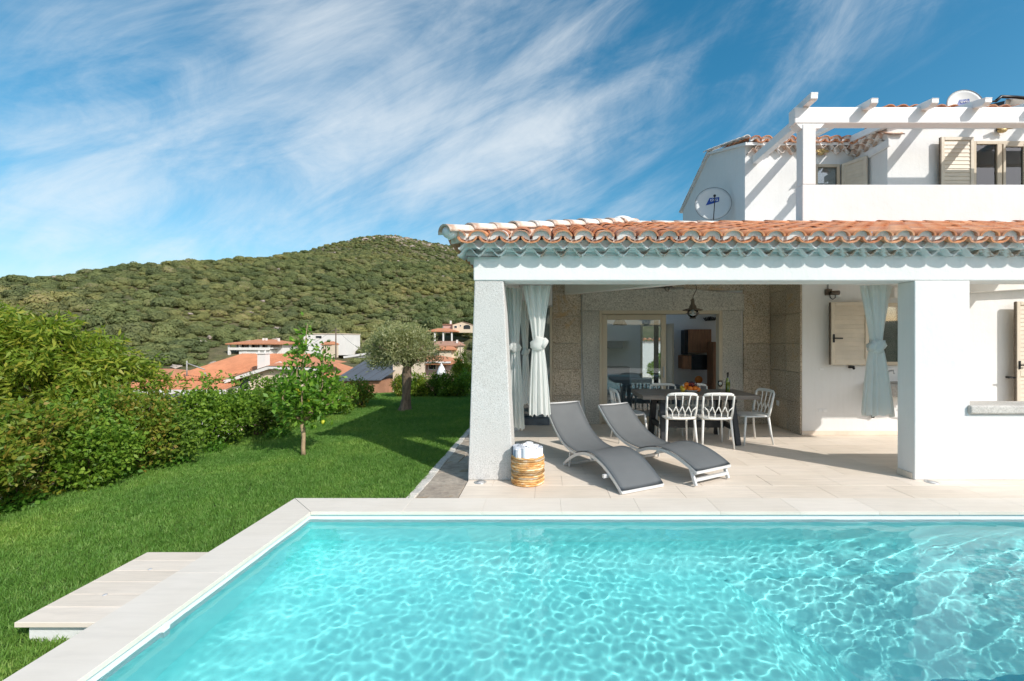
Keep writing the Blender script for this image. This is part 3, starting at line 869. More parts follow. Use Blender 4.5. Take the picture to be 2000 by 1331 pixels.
# porch pillars and beams
def pillar(v, m, name='pillar', bevel=.012): return MB().hexa(v).build(name, m, villa, bevel, seg=2)
pillar([(-.895, 5.09, 0), (-.370, 5.09, 0), (-.370, 5.60, 0), (-.895, 5.60, 0), (-.822, FY, BZ0 - .001), (-.487, FY, BZ0 - .001), (-.487, 5.45, BZ0 - .001), (-.822, 5.45, BZ0 - .001)], 'roughcast')
pillar([(-.86, 7.9, 0), (-.45, 7.9, 0), (-.45, 8.3, 0), (-.86, 8.3, 0), (-.822, 7.95, BZ0 - .001), (-.487, 7.95, BZ0 - .001), (-.487, 8.25, BZ0 - .001), (-.822, 8.25, BZ0 - .001)], 'roughcast')
box('front_beam', 'plaster', villa, -.832, 6.9, FY - .012, 5.45, BZ0, BZ1, .012, seg=2)
box('side_beam', 'plaster', villa, -.832, -.49, 5.452, 13.2, BZ0 + .002, BZ1, .012)
MB().prism([(4.278, 0), (6.9, 0), (6.9, .762), (4.917, .762), (4.917, BZ0 - .001), (4.278, BZ0 - .001)], 'y', FY - .012, 5.352).build('front_wall', 'plaster', villa, .01, seg=2)     # pier and breast wall
box('window_sill', 'sill_stone', villa, 4.885, 6.9, 5.055, 5.46, .768, .868, .022, seg=3)
box('skirting', 'deck_stone', villa, 4.266, 4.277, 5.125, 5.35, 0, .075, .004)
box('skirting', 'deck_stone', villa, SWX + .02, 9.0, RWY - .012, RWY - .001, 0, .075, .004)

# ceiling of the porch under the tiles
EY, EZ, SL = 4.865, 2.735, 0.315     # eave line, its height, slope
EX = -1.08
TOPL = 2.34                          # plan length of the front slope
ang = math.atan(SL)
def roof_z(y): return EZ + (y - EY) * SL
mb = MB()
tk = .05
def slab3(mb, pts, t):
    v = [(p[0], p[1], p[2] - t) for p in pts] + [tuple(p) for p in pts]
    n = len(pts)
    mb.add(v, [tuple(range(n))[::-1], tuple(range(n, 2 * n))] + [(i, (i + 1) % n, n + (i + 1) % n, n + i) for i in range(n)])
drop = -.055
slab3(mb, [(EX + .12, EY + .12, roof_z(EY + .12) + drop), (6.9, EY + .12, roof_z(EY + .12) + drop), (6.9, 5.16, roof_z(5.16) + drop), (8.3, 5.16, roof_z(5.16) + drop), (8.3, EY + TOPL, roof_z(EY + TOPL) + drop), (EX + TOPL, EY + TOPL, roof_z(EY + TOPL) + drop)], tk)
slab3(mb, [(EX + .12, EY + .12, roof_z(EY + .12) + drop - .002), (EX + TOPL, EY + TOPL, roof_z(EY + TOPL) + drop - .002), (EX + TOPL, 13.4, roof_z(EY + TOPL) + drop - .002), (EX + .12, 13.4, roof_z(EY + .12) + drop - .002)], tk)
mb.box(EX + TOPL + .001, 6.8, EY + TOPL + .001, 9.6, 3.30, 3.42); mb.box(4.0, 6.8, 9.6, 13.3, 3.30, 3.42); mb.box(EX + TOPL + .001, 4.0, 12.6, 13.3, 3.30, 3.42)  # gap left for the roof opening added above the room
porch_roof = mb.build('porch_roof', 'ceiling_white', villa)
MB().beam((.44, 8.56, 2.62), (1.75, 5.46, 2.42), .15, .2).build('ceiling_beam', 'ceiling_white', villa, .008)
MB().beam((5.9, 7.50, 2.435), (8.6, 7.45, 2.60), .12, .17).build('ceiling_beam', 'ceiling_white', villa, .008)

# barrel tiles -----------------------------------------------------------
def tile_mesh(name, m, r0, r1, ln, conv=1, n=9, t=.021, arc=PI * .98, flat=.66):
    """half barrel along +Y (up the slope), wide end at y=0; conv 1 = crown up"""
    v = []; f = []
    for (y, r) in ((0, r0), (ln, r1)):
        for rad_ in (r, r - t):
            for k in range(n):
                a = (PI - arc) / 2 + arc * k / (n - 1)
                v.append((math.cos(a) * rad_, y, conv * math.sin(a) * rad_ * flat))
    for k in range(n - 1):
        f += [(k, k + 1, 2 * n + k + 1, 2 * n + k), (n + k, 3 * n + k, 3 * n + k + 1, n + k + 1), (k, n + k, n + k + 1, k + 1), (2 * n + k, 2 * n + k + 1, 3 * n + k + 1, 3 * n + k)]
    for e in (0, n - 1):
        f.append((e, 2 * n + e, 3 * n + e, n + e))
    me = bpy.data.meshes.new(name); me.from_pydata(v, [], f); me.materials.append(MAT[m])
    sm = [True, True, False, False] * (n - 1) + [False, False]
    me.polygons.foreach_set('use_smooth', sm)
    bm = bmesh.new(); bm.from_mesh(me); bmesh.ops.recalc_face_normals(bm, faces=bm.faces); bm.to_mesh(me); bm.free()
    return me
SP = .235
cov_me = [tile_mesh('cover_tile', 'terracotta', .108 + d, .092 + d, .42) for d in (0, .003, -.003)]
pan_me = tile_mesh('channel_tile', 'terracotta', .110, .100, .42, -1)
def wave_mesh(name, m, A=.047, ln=.40, t=.016, n=15):
    """one period of a wavy tile, trough to trough"""
    v = []; f = []
    for y in (0, ln):
        for dz in (0, -t):
            for k in range(n):
                u = k / (n - 1); v.append(((u - .5) * (SP + .004), y, -A * math.cos(2 * PI * u) + dz))
    for k in range(n - 1):
        f += [(k, k + 1, 2 * n + k + 1, 2 * n + k), (n + k, 3 * n + k, 3 * n + k + 1, n + k + 1), (k, n + k, n + k + 1, k + 1), (2 * n + k, 2 * n + k + 1, 3 * n + k + 1, 3 * n + k)]
    me = bpy.data.meshes.new(name); me.from_pydata(v, [], f); me.materials.append(MAT[m])
    me.polygons.foreach_set('use_smooth', [True, True, False, False] * (n - 1))
    return me
cor_me = wave_mesh('cornice_tile', 'plaster')
cor_edge = wave_mesh('cornice_tile', 'cornice_worn')
cor_tc = wave_mesh('cornice_tile', 'terracotta_pale', .05)
hip_me = [tile_mesh('hip_tile', 'terracotta_pale', .128, .105, .44, flat=.8), tile_mesh('hip_tile', 'terracotta_lime', .130, .106, .44, flat=.8)]
rid_me = tile_mesh('ridge_tile', 'terracotta_pale', .105, .098, .44)
rid_me2 = tile_mesh('ridge_tile', 'terracotta', .105, .098, .44)
vrg_me = tile_mesh('verge_tile', 'terracotta_lime', .075, .07, .42)
rt = random.Random(9)
EXPO = .315
ncol = int((8.6 - EX) / SP)
def plug_mesh():
    pts = [(math.cos(a) * .100, math.sin(a) * .064) for a in np.linspace(0, PI, 9)]
    return MB().prism(pts + [(-.100, -.045), (-.055, -.032), (-.012, .0), (.012, .0), (.055, -.032), (.100, -.045)], 'y', .034, .10).mesh('eave_plug', 'plaster')
plug_me = plug_mesh()
jo = MB()
def bake(mb, me, M4):
    mb.add([M4 @ v.co for v in me.vertices], [tuple(p.vertices) for p in me.polygons], True)
nrow = int(TOPL / math.cos(ang) / EXPO) + 1
for i in range(ncol):
    for j in range(nrow):
        s = j * EXPO - .02
        y = EY + s * math.cos(ang); z = EZ + s * math.sin(ang)
        x = EX + .10 + i * SP
        jx, ja = rt.uniform(-.005, .005), rt.uniform(-.014, .014)
        if x - EX > (y - EY) + .02 and y < EY + TOPL - .12 and x < (6.9 if y < 5.0 else 8.2):
            sy = min(1.0, max(.12, (x - EX - (y - EY) + .0) / .40))
            link('cover_tile', rt.choice(cov_me), porch_roof, (x + jx, y + rt.uniform(-.012, .012), z + .034 + rt.uniform(-.003, .003)), (ang - .03 + rt.uniform(-.008, .008), rt.uniform(-.012, .012), ja), (1, sy, 1))
        if j == 0 and x < 6.9: link('eave_plug', plug_me, porch_roof, (x, y, z + .034), (ang - .03, 0, 0))
        x2 = x + SP / 2
        sp_ = min(1.0, max(.12, (x2 - EX - (y - EY) + .06) / .40))
        if x2 - EX > (y - EY) - .05 and y < EY + TOPL - .1 and x2 < (6.8 if y < 5.0 else 8.2):
            if j < 2:
                link('channel_tile', pan_me, porch_roof, (x2, y + .0, z + .030), (ang - .03, 0, rt.uniform(-.015, .015)), (1, sp_, 1))
            else:
                bake(jo, pan_me, Matrix.Translation((x2, y, z + .030)) @ Euler((ang - .03, 0, 0)).to_matrix().to_4x4() @ Matrix.Diagonal((1, sp_, 1, 1)))
tag(jo.build('channel_tiles', 'terracotta', porch_roof), kind='stuff')
# left slope: seen only along its eave
jo = MB()
for i in range(36):
    for j in range(2):
        s = j * EXPO - .02
        xx = EX + s * math.cos(ang); z = EZ + s * math.sin(ang); yy = EY + .10 + i * SP
        if yy - EY > xx - EX + .02:
            S4 = Matrix.Diagonal((1, min(1.0, max(.1, (yy - EY - (xx - EX)) / .42)), 1, 1))
            bake(jo, cov_me[0], Matrix.Translation((xx, yy, z + .034)) @ Euler((0, 0, -PI / 2)).to_matrix().to_4x4() @ Euler((ang, 0, 0)).to_matrix().to_4x4() @ S4)
            bake(jo, pan_me, Matrix.Translation((xx, yy + SP / 2, z + .030)) @ Euler((0, 0, -PI / 2)).to_matrix().to_4x4() @ Euler((ang, 0, 0)).to_matrix().to_4x4() @ S4)
tag(jo.build('side_eave_tiles', 'terracotta', porch_roof), kind='stuff')
# two courses of white painted cornice tiles under the eave
for (yy, zz, ph) in ((4.915, 2.682, .5), (5.005, 2.618, 0.0)):
    x = EX + (yy - EY) + .06 + ph * SP
    while x < 6.8:
        link('cornice_tile', cor_edge if (yy > 5 and rt.random() < .25 + .1 * x) else cor_me, porch_roof, (x, yy + rt.uniform(-.006, .006), zz + .02 + rt.uniform(-.003, .003)), (.05, 0, rt.uniform(-.012, .012)))
        x += SP
jo = MB()
for (xx, zz, ph) in ((-.995, 2.672, .5), (-.915, 2.612, 0.0)):
    y = EY + .3 + ph * SP
    while y < 13:
        bake(jo, cor_me, Matrix.Translation((xx, y, zz + .02)) @ Euler((0, 0, -PI / 2)).to_matrix().to_4x4())
        y += SP
tag(jo.build('side_cornice_tiles', 'plaster', porch_roof), kind='stuff')
mb = MB(); mb.box(-.80, 6.9, 5.13, 5.40, BZ1 + .001, 2.70); mb.box(-.80, -.5, 5.41, 13, BZ1 + .001, 2.70); mb.box(-.72, 6.9, 5.07, 5.13, 2.64, 2.74); mb.box(-.85, 6.9, 4.955, 5.13, 2.668, 2.745)
mb.build('cornice_bed', 'plaster', porch_roof)
# hip and ridge caps
hd = Vector((1, 1, SL)).normalized(); hl = TOPL / hd.x
nh = int(hl / .335) + 1
for k in range(nh):
    p = Vector((EX - .03, EY - .03, EZ + .055)) + hd * (k * .335)
    rz = -PI / 4
    o = link('hip_tile', hip_me[0 if rt.random() < .6 else 1], porch_roof, p + Vector((0, 0, rt.uniform(-.004, .008))), None)
    o.rotation_euler = (Euler((0, 0, rz)).to_matrix() @ Euler((math.atan(SL / math.sqrt(2)) - .035, 0, rt.uniform(-.03, .03))).to_matrix()).to_euler()
MB().beam((EX + .06, EY + .06, EZ + .035), (EX + TOPL, EY + TOPL, EZ + TOPL * SL + .02), .17, .13).build('hip_bed', 'terracotta_pale', porch_roof)
MB().sphere((EX + .02, EY + .02, EZ + .080), .105, 14, 8, (.8, .8, .70)).build('hip_mortar', 'plaster', porch_roof)
tx, ty, tz = EX + TOPL, EY + TOPL, EZ + TOPL * SL
MB().sphere((tx, ty + .02, tz + .10), .15, 12, 8, (1.2, .9, .62)).build('ridge_mortar', 'plaster', porch_roof)
x = tx + .1
while x < 8.2:
    o = link('ridge_tile', rid_me if x < 2.6 or rt.random() < .25 else rid_me2, porch_roof, (x, ty + rt.uniform(-.006, .006), tz + .045 + rt.uniform(-.006, .006)), (0, rt.uniform(-.02, .02), -PI / 2 + rt.uniform(-.02, .02)))
    o.rotation_euler = (Euler((0, 0, -PI / 2)).to_matrix() @ Euler((-.035, 0, rt.uniform(-.02, .02))).to_matrix()).to_euler()
    x += .37

# back wall of the porch: white backing, granite slabs laid on it as pieces
JX0, JX1, DZ = 1.05, 3.44, 2.215
mb = MB()
mb.box(-.2, JX0, BWY + .03, BWY + .24, 0, 3.29); mb.box(JX1, SWX + .25, BWY + .03, BWY + .24, 0, 3.29); mb.box(JX0, JX1, BWY + .03, BWY + .24, DZ, 3.29)
mb.box(SWX + .03, SWX + .25, RWY + .2, BWY + .03, 0, 3.29)
stone = mb.build('stone_wall', 'wall_inside', villa)
def st(x0, x1, z0, z1, m='granite_brown', pr=0.0, poly=None):
    if poly: MB().prism(poly, 'y', BWY - pr, BWY + .03).build('stone_slab', m, stone, .004)
    else: MB().box(x0 + .002, x1 - .002, BWY - pr, BWY + .03, z0 + .002, z1 - .002).build('stone_slab', m, stone, .004)
rs = random.Random(2)
z = 0
for h in (.55, .52, .5, .53, .45, .55, .2):
    p = rs.uniform(0, .006)
    st(.14, .70, z, min(z + h, 3.29), pr=p)
    st(3.86, SWX, z, min(z + h, 3.29), pr=p)
    MB().box(SWX, SWX + .03, RWY + .004 + rs.uniform(-.004, .004), 7.99, z + .002, min(z + h, 3.29) - .002).build('stone_slab', 'granite_brown', stone, .004)
    MB().box(SWX - rs.uniform(0, .004), SWX + .03, 7.994, BWY - .002, z + .002, min(z + h, 3.29) - .002).build('stone_slab', 'granite_brown', stone, .004)
    z += h
for a, b_, z0, z1 in ((.70, 1.62, 2.60, 3.0), (1.62, 2.70, 2.66, 3.0), (2.70, 3.86, 2.60, 3.0), (.70, 2.1, 3.0, 3.29), (2.1, 3.86, 3.0, 3.29)):
    st(a, b_, z0, z1, pr=rs.uniform(0, .004))
# pale granite surround of the door, jambs broader at the foot, lintel a flat arch
st(0, 0, 0, 0, 'granite_grey', .035, [(.80, .002), (JX0, .002), (JX0, 2.20), (.715, 2.20), (.725, 1.3), (.745, .6)])
st(0, 0, 0, 0, 'granite_grey', .035, [(JX1, .002), (3.88, .002), (3.85, .6), (3.83, 1.3), (3.80, 2.20), (JX1, 2.20)])
st(0, 0, 0, 0, 'granite_grey', .040, [(.715, 2.205), (3.86, 2.205), (3.86, 2.53), (2.9, 2.62), (2.2, 2.64), (1.5, 2.60), (.715, 2.53)])
box('white_wall', 'plaster', villa, SWX + .032, 9.4, RWY, RWY + .2, 0, 3.29)
# window strip beside the stone on the left, blue-grey glass in a pale frame
wd = box('side_window', 'beige_frame', villa, .085, .138, 8.56, 8.66, .12, 2.28, .006)
box('side_window_pane', 'glass', wd, -.46, .084, 8.60, 8.61, .14, 2.26)
box('window_frame', 'kitchen_grey', wd, -.52, -.461, 8.57, 8.64, 0, 2.3, .004)
box('step', 'sofa', wd, -.455, .083, 8.45, 8.7, 0, .13)
box('upper_panel', 'wall_inside', wd, -.52, .138, 8.57, 8.63, 2.31, 3.29)
box('shade_wall', 'kitchen_grey', wd, -.8, .14, 9.2, 9.3, 0, 2.6)

# sliding glass door: fixed frame, one leaf, the right half open
door = MB().box(JX0, JX0 + .05, 8.54, 8.70, 0, DZ).box(JX1 - .07, JX1, 8.54, 8.70, 0, DZ).box(JX0 + .05, JX1 - .07, 8.54, 8.70, DZ - .075, DZ).box(JX0 + .05, JX1 - .07, 8.55, 8.70, 0.001, .02).build('sliding_door', 'beige_frame', villa, .006)
leaf0, leaf1 = JX0 + .055, 2.36
MB().box(leaf0, leaf0 + .105, 8.60, 8.65, .022, DZ - .08).box(leaf1 - .10, leaf1, 8.60, 8.65, .022, DZ - .08).box(leaf0 + .105, leaf1 - .10, 8.60, 8.65, DZ - .185, DZ - .08).box(leaf0 + .105, leaf1 - .10, 8.60, 8.65, .022, .14).build('leaf_frame', 'beige_frame', door, .006)
box('pane', 'glass', door, leaf0 + .106, leaf1 - .101, 8.62, 8.628, .141, DZ - .186)
box('track_strip', 'black', door, leaf1 - .22, leaf1 - .13, 8.665, 8.69, .02, DZ - .19)
box('door_handle', 'grey_plastic', door, leaf1 - .06, leaf1 - .035, 8.575, 8.60, .9, 1.12, .005)

# room behind the door
RY1 = 12.6
mb = MB()
mb.box(-.6, 2.72, RY1, RY1 + .15, 0, 2.75); mb.box(3.42, 6.6, RY1, RY1 + .15, 0, 2.75); mb.box(2.72, 3.42, RY1, RY1 + .15, 2.12, 2.75)
mb.box(-.75, -.6, 8.82, 9.4, 0, 2.75); mb.box(-.75, -.6, 12.2, RY1 + .15, 0, 2.75); mb.box(-.75, -.6, 9.4, 12.2, 0, .5); mb.box(-.75, -.6, 9.4, 12.2, 2.35, 2.75)  # wide unseen opening on the left, added to let daylight in
mb.box(6.6, 6.75, 8.82, 9.0, 0, 2.75); mb.box(6.6, 6.75, 12.3, RY1 + .15, 0, 2.75); mb.box(6.6, 6.75, 9.0, 12.3, 2.5, 2.75)  # right side left open out of view, to brighten the room
mb.box(-.75, 6.75, 8.82, 9.7, 2.75, 2.85); mb.box(-.75, 1.3, 9.7, RY1 + .15, 2.75, 2.85); mb.box(3.95, 6.75, 9.7, RY1 + .15, 2.75, 2.85); mb.box(1.3, 3.95, 12.4, RY1 + .15, 2.75, 2.85)   # unseen roof opening, added to brighten the room
room = mb.build('living_room_wall', 'wall_inside', villa)
box('room_floor', 'inside_floor', room, -.6, 6.6, 8.70, RY1 + .1, -.1, .0)
gd = MB().box(2.72, 2.78, RY1 - .02, RY1 + .16, 0, 2.12).box(3.36, 3.42, RY1 - .02, RY1 + .16, 0, 2.12).box(2.78, 3.36, RY1 - .02, RY1 + .16, 2.05, 2.12).build('garden_door', 'beige_frame', room)
box('open_leaf', 'beige_frame', room, 3.44, 3.50, RY1 - .62, RY1 - .03, .02, 2.1)
box('wall_cabinet', 'kitchen_grey', room, -.2, 2.15, RY1 - .38, RY1 - .002, 1.42, 1.62)
box('upper_cabinet', 'wall_inside', room, -.2, 2.4, RY1 - .36, RY1 - .002, 1.63, 2.5)
box('worktop', 'kitchen_grey', room, -.2, 2.3, RY1 - .64, RY1 - .002, .86, .91)
box('base_cabinet', 'kitchen_grey', room, -.2, 2.3, RY1 - .6, RY1 - .003, 0, .859)
box('oven', 'dark_glossy', room, .9, 1.5, RY1 - .63, RY1 - .601, .2, .8)
w1 = box('wooden_cabinet', 'walnut', room, 3.98, 4.62, RY1 - .35, RY1 - .002, 1.30, 1.95)
box('cabinet_side', 'black', room, 3.88, 3.975, RY1 - .34, RY1 - .002, 1.25, 1.93)
box('wooden_cabinet', 'walnut', room, 3.80, 4.05, RY1 - .40, RY1 - .002, .85, 1.22)
box('television', 'dark_glossy', room, 4.08, 4.52, RY1 - .30, RY1 - .24, .82, 1.24)
box('tall_cabinet', 'walnut', room, 4.52, 4.92, RY1 - .75, RY1 - .30, 0.1, 1.60)
box('tall_cabinet_side', 'black', room, 4.925, 5.1, RY1 - .75, RY1 - .30, 0.1, 1.60)
mb = MB()
for k in range(9):
    mb.beam((4.58 + k * .03, RY1 - .03, 2.20 + .002 * k), (4.52 + k * .05, RY1 - .02, 2.32 - abs(k - 4) * .008), .035, .02)
mb.build('wall_ornament', 'black', room)
box('light_switch', 'grey_plastic', room, 3.62, 3.70, RY1 - .012, RY1 - .001, 1.42, 1.66)
box('desk', 'walnut', room, 4.0, 4.5, RY1 - .6, RY1 - .2, .40, .44)
MB().sphere((4.25, RY1 - .4, .55), .11, 10, 8).build('vase', 'fruit_orange', room)
box('sofa', 'sofa', room, 1.7, 3.1, 10.3, 11.0, 0.05, .42, .05, seg=2)
box('sofa_back', 'sofa', room, 1.7, 3.1, 10.05, 10.3, 0.05, .62, .05, seg=2)
box('cushion', 'wall_inside', room, 2.0, 2.5, 10.28, 10.42, .46, .74, .03, seg=2)
pl = MB().lathe([(.005, .30), (.02, .30), (.02, .26), (.17, .02), (.17, .0), (.16, .0), (.015, .25)], 20, (1.78, 10.5, 2.0)).tube([(1.78, 10.5, 2.3), (1.78, 10.5, 2.75)], .005, 5).build('pendant_lamp', 'bronze', room)

# ---------------------------------------------------------------- upper floor
PY, PX = 7.32, 4.275
box('parapet', 'plaster', villa, PX, 12, PY, PY + .2, 3.0, 4.215, .012, seg=2)
box('terrace_slab', 'plaster', villa, PX + .01, 9.3, PY + .2, 9.3, 3.15, 3.45)
box('pergola_post', 'plaster', villa, PX + .002, PX + .226, PY + .002, PY + .185, 4.216, 5.225, .01)
perg = box('pergola', 'white_paint', villa, PX - .13, 12, PY + .0, PY + .19, 5.235, 5.51, .02, seg=2)
MB().prism([(PX - .10, 5.234), (PX - .02, 5.15), (PX + .30, 5.15), (PX + .38, 5.234)], 'y', PY + .01, PY + .18).build('bracket', 'white_paint', perg, .006)
WY = 8.3; RCY = 9.2; RCX = 6.45
x = 4.345
rx = [4.345, 5.32, 6.30, 7.16, 8.14, 9.12]
for k, x in enumerate(rx):
    yb = RCY - .005 if x < RCX else WY - .005
    zb = 5.72
    mb = MB()
    w = .06
    za = 5.40
    def zz(y): return za + (zb - za) * (y - 7.0) / (yb - 7.0)
    prof = [(7.11, zz(7.11) + .10), (7.11, zz(7.11) + .045), (7.16, zz(7.16)), (yb, zz(yb)), (yb, zz(yb) + .12), (7.1, zz(7.1) + .12)]
    if k == 0: prof = [(7.11, 5.575), (7.11, 5.53), (7.14, 5.513), (7.60, 5.513), (7.60, 5.63), (7.1, 5.63)]
    mb.prism(prof, 'x', x - w, x + w).build('rafter', 'white_paint', perg, .006)
# the side beam that ties the corner post to the wing
MB().beam((PX + .11, PY + .20, 5.40), (PX + .11, RCY - .004, 5.40), .13, .17).build('side_beam', 'white_paint', perg, .01)

# wing: gable wall on the left, front wall behind the terrace
WX = 4.172
mb = MB()
mb.prism([(9.2, 3.0), (13.35, 3.0), (13.35, 5.58), (11.2, 6.38), (9.2, 5.70)], 'x', WX, WX + .25)
mb.box(WX + .25, 7.0, RCY, RCY + .2, 3.0, 5.68)
wing = mb.build('wing_wall', 'plaster', villa)
mb = MB()
mb.box(RCX, 12, WY, WY + .2, 3.3, 5.79); mb.box(RCX, RCX + .2, WY + .201, RCY - .001, 3.3, 5.62)
mb.build('upper_wall', 'plaster', villa)
# roofs of the upper floor
sl2 = .30; a2 = math.atan(sl2)
ur = MB()
slab3(ur, [(WX - .05, 9.06, 5.71), (7.2, 9.06, 5.71), (7.2, 11.2, 6.42), (WX - .05, 11.2, 6.42)], .06)
slab3(ur, [(WX - .05, 11.2, 6.418), (7.2, 11.2, 6.418), (7.2, 13.5, 5.60), (WX - .05, 13.5, 5.60)], .06)
slab3(ur, [(RCX - .02, 8.12, 5.84), (12, 8.12, 5.84), (12, 10.6, 6.60), (RCX + 2.3, 10.6, 6.60)], .05)
slab3(ur, [(RCX - .15, 8.16, 5.66), (RCX + 2.3, 10.6, 6.40), (RCX + 2.3, 11.5, 6.40), (RCX - .15, 11.5, 5.66)], .05)
uproof = ur.build('upper_roof', 'plaster', villa)
x = WX + .14; i = 0
while x < 6.35:
    for j in range(5):
        s = j * EXPO
        link('cover_tile', rt.choice(cov_me), uproof, (x + rt.uniform(-.006, .006), 9.0 + s * math.cos(a2), 5.75 + s * math.sin(a2)), (a2 - .03, 0, rt.uniform(-.03, .03)))
        if j < 2: link('channel_tile', pan_me, uproof, (x + SP / 2, 9.0 + s * math.cos(a2), 5.755 + s * math.sin(a2)), (a2 - .03, 0, 0))
    link('eave_plug', plug_me, uproof, (x, 9.0, 5.75), (a2, 0, 0))
    link('cornice_tile', cor_tc if i % 3 else cor_edge, uproof, (x + SP / 2, 9.05, 5.655), (.03, 0, 0)); link('cornice_tile', cor_edge if i % 3 else cor_tc, uproof, (x, 9.10, 5.565), (.03, 0, 0))
    x += SP; i += 1
y = 9.1
while y < 11.1:          # verge tiles down the gable
    link('verge_tile', vrg_me, uproof, (WX, y, 5.83 + (y - 9.1) * .30), (a2 - .02, 0, rt.uniform(-.03, .03))); y += .33
y = 11.25
while y < 13.4:
    link('verge_tile', vrg_me, uproof, (WX, y + .3, 6.42 - (y + .3 - 11.2) * .365), (.35, 0, PI + rt.uniform(-.03, .03))); y += .33
x = RCX - .12
while x < 10.2:
    for j in range(2):
        s = j * EXPO
        link('cover_tile', rt.choice(cov_me), uproof, (x, 8.08 + s * math.cos(a2), 5.885 + s * math.sin(a2)), (a2 - .03, 0, rt.uniform(-.03, .03)))
    link('channel_tile', pan_me, uproof, (x + SP / 2, 8.08, 5.89), (a2 - .03, 0, 0))
    link('cornice_tile', cor_me if rt.random() < .6 else cor_edge, uproof, (x + SP / 2, 8.17, 5.80), (0, 0, 0))
    x += SP
y = 8.12
while y < 10.8:          # side eave over the recess, two courses seen from below
    for j in range(2):
        s = j * EXPO
        link('cover_tile', rt.choice(cov_me), uproof, (RCX - .19 + s * math.cos(a2), y, 5.70 + s * math.sin(a2)), None).rotation_euler = (Euler((0, 0, -PI / 2)).to_matrix() @ Euler((a2 - .03, 0, 0)).to_matrix()).to_euler()
    link('channel_tile', pan_me, uproof, (RCX - .19, y + SP / 2, 5.70), None).rotation_euler = (Euler((0, 0, -PI / 2)).to_matrix() @ Euler((a2 - .03, 0, 0)).to_matrix()).to_euler()
    if y > 8.2: link('cornice_tile', cor_tc, uproof, (RCX - .17, y + SP / 2, 5.63), (0, 0, -PI / 2)); link('cornice_tile', cor_tc, uproof, (RCX - .12, y, 5.55), (0, 0, -PI / 2)); link('cornice_tile', cor_edge, uproof, (RCX - .07, y + SP / 2, 5.47), (0, 0, -PI / 2))
    y += SP
box('eave_moulding', 'plaster', uproof, RCX - .05, RCX - .002, 8.22, RCY - .005, 5.25, 5.40, .01)

# shutters and windows ------------------------------------------------------
def shutter(x0, x1, z0, z1, y, handle='left', n=None, name='shutter', mid=True, parent=villa, M4=None):
    """louvred leaf hung flat before the wall; front at y, 4.5 cm thick"""
    fw = .062
    mb = MB(); mb.box(x0, x0 + fw, y, y + .045, z0, z1).box(x1 - fw, x1, y, y + .045, z0, z1)
    mb.box(x0 + fw, x1 - fw, y, y + .045, z1 - fw, z1).box(x0 + fw, x1 - fw, y, y + .045, z0, z0 + .10)
    s = mb.build(name, 'shutter_cream', parent, .004)
    n = n or int((z1 - z0 - fw - .10) / .072)
    h = (z1 - z0 - fw - .10) / n
    for k in range(n):
        zc = z0 + .10 + (k + .5) * h
        MB().beam((x0 + fw + .001, y + .022, zc), (x1 - fw - .001, y + .022, zc), .010, h * 1.25, (0, .14, 1)).build('slat', 'shutter_cream', s)
    box('dark_edge', 'bronze', s, x0 - .014, x0 - .002, y + .004, y + .041, z0 + .005, z1 - .005)
    if handle:
        hx = x0 + .04 if handle == 'left' else x1 - .04
        zc = (z0 + z1) / 2 - .08
        MB().box(hx - .016, hx + .016, y - .012, y - .001, zc - .07, zc + .07).box(hx - .008, hx + .13, y - .045, y - .03, zc - .012, zc + .012).box(hx - .008, hx + .008, y - .03, y - .012, zc - .01, zc + .01).build('handle', 'black', s, .003)
    if M4 is not None: s.matrix_basis = M4
    return s
def window(x0, x1, z0, z1, y, parent=villa, fw=.06, mull=None, name='window', dark=True):
    mb = MB(); mb.box(x0, x0 + fw, y, y + .06, z0, z1).box(x1 - fw, x1, y, y + .06, z0, z1).box(x0 + fw, x1 - fw, y, y + .06, z1 - fw, z1).box(x0 + fw, x1 - fw, y, y + .06, z0, z0 + fw)
    if mull: mb.box(mull - .045, mull + .045, y - .004, y + .056, z0 + fw, z1 - fw)
    w = mb.build(name, 'beige_frame', parent, .004)
    box('pane', 'glass', w, x0 + fw, x1 - fw, y + .026, y + .032, z0 + fw, z1 - fw)
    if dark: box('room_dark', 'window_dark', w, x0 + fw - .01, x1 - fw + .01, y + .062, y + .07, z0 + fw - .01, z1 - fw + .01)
    return w
# ground floor, white wall in the porch
window(5.40, 6.40, 1.20, 2.26, RWY - .068)
s1 = shutter(4.83, 5.47, 1.21, 2.27, RWY - .125)
MB().box(5.20, 5.27, RWY - .06, RWY - .002, 1.15, 1.19).sphere((5.24, RWY - .08, 1.15), .022, 8, 6).build('shutter_stay', 'black', s1)
# seen through the opening on the right
s2 = shutter(7.93, 8.6, .30, 2.28, RWY - .16, n=26)
box('middle_rail', 'shutter_cream', s2, 7.99, 8.54, RWY - .163, RWY - .118, 1.02, 1.12)
MB().box(7.82, 7.95, RWY - .14, RWY - .125, .985, 1.005).box(7.90, 7.935, RWY - .15, RWY - .002, .98, 1.01).build('shutter_stay', 'black', s2)
# upper front wall
window(8.01, 9.06, 3.5, 5.36, WY - .062, mull=8.50)
window(8.56, 8.99, 3.56, 5.30, WY - .074, fw=.05, name='window_sash', dark=False)
shutter(7.36, 7.97, 3.5, 5.41, WY - .12, None)
# recess
window(5.60, 6.12, 3.5, 5.29, RCY - .06, name='terrace_door')
M4 = Matrix.Translation((6.14, RCY - .07, 0)) @ Matrix.Rotation(R(-62), 4, 'Z')
shutter(0, .47, 3.5, 5.29, 0, None, M4=M4)

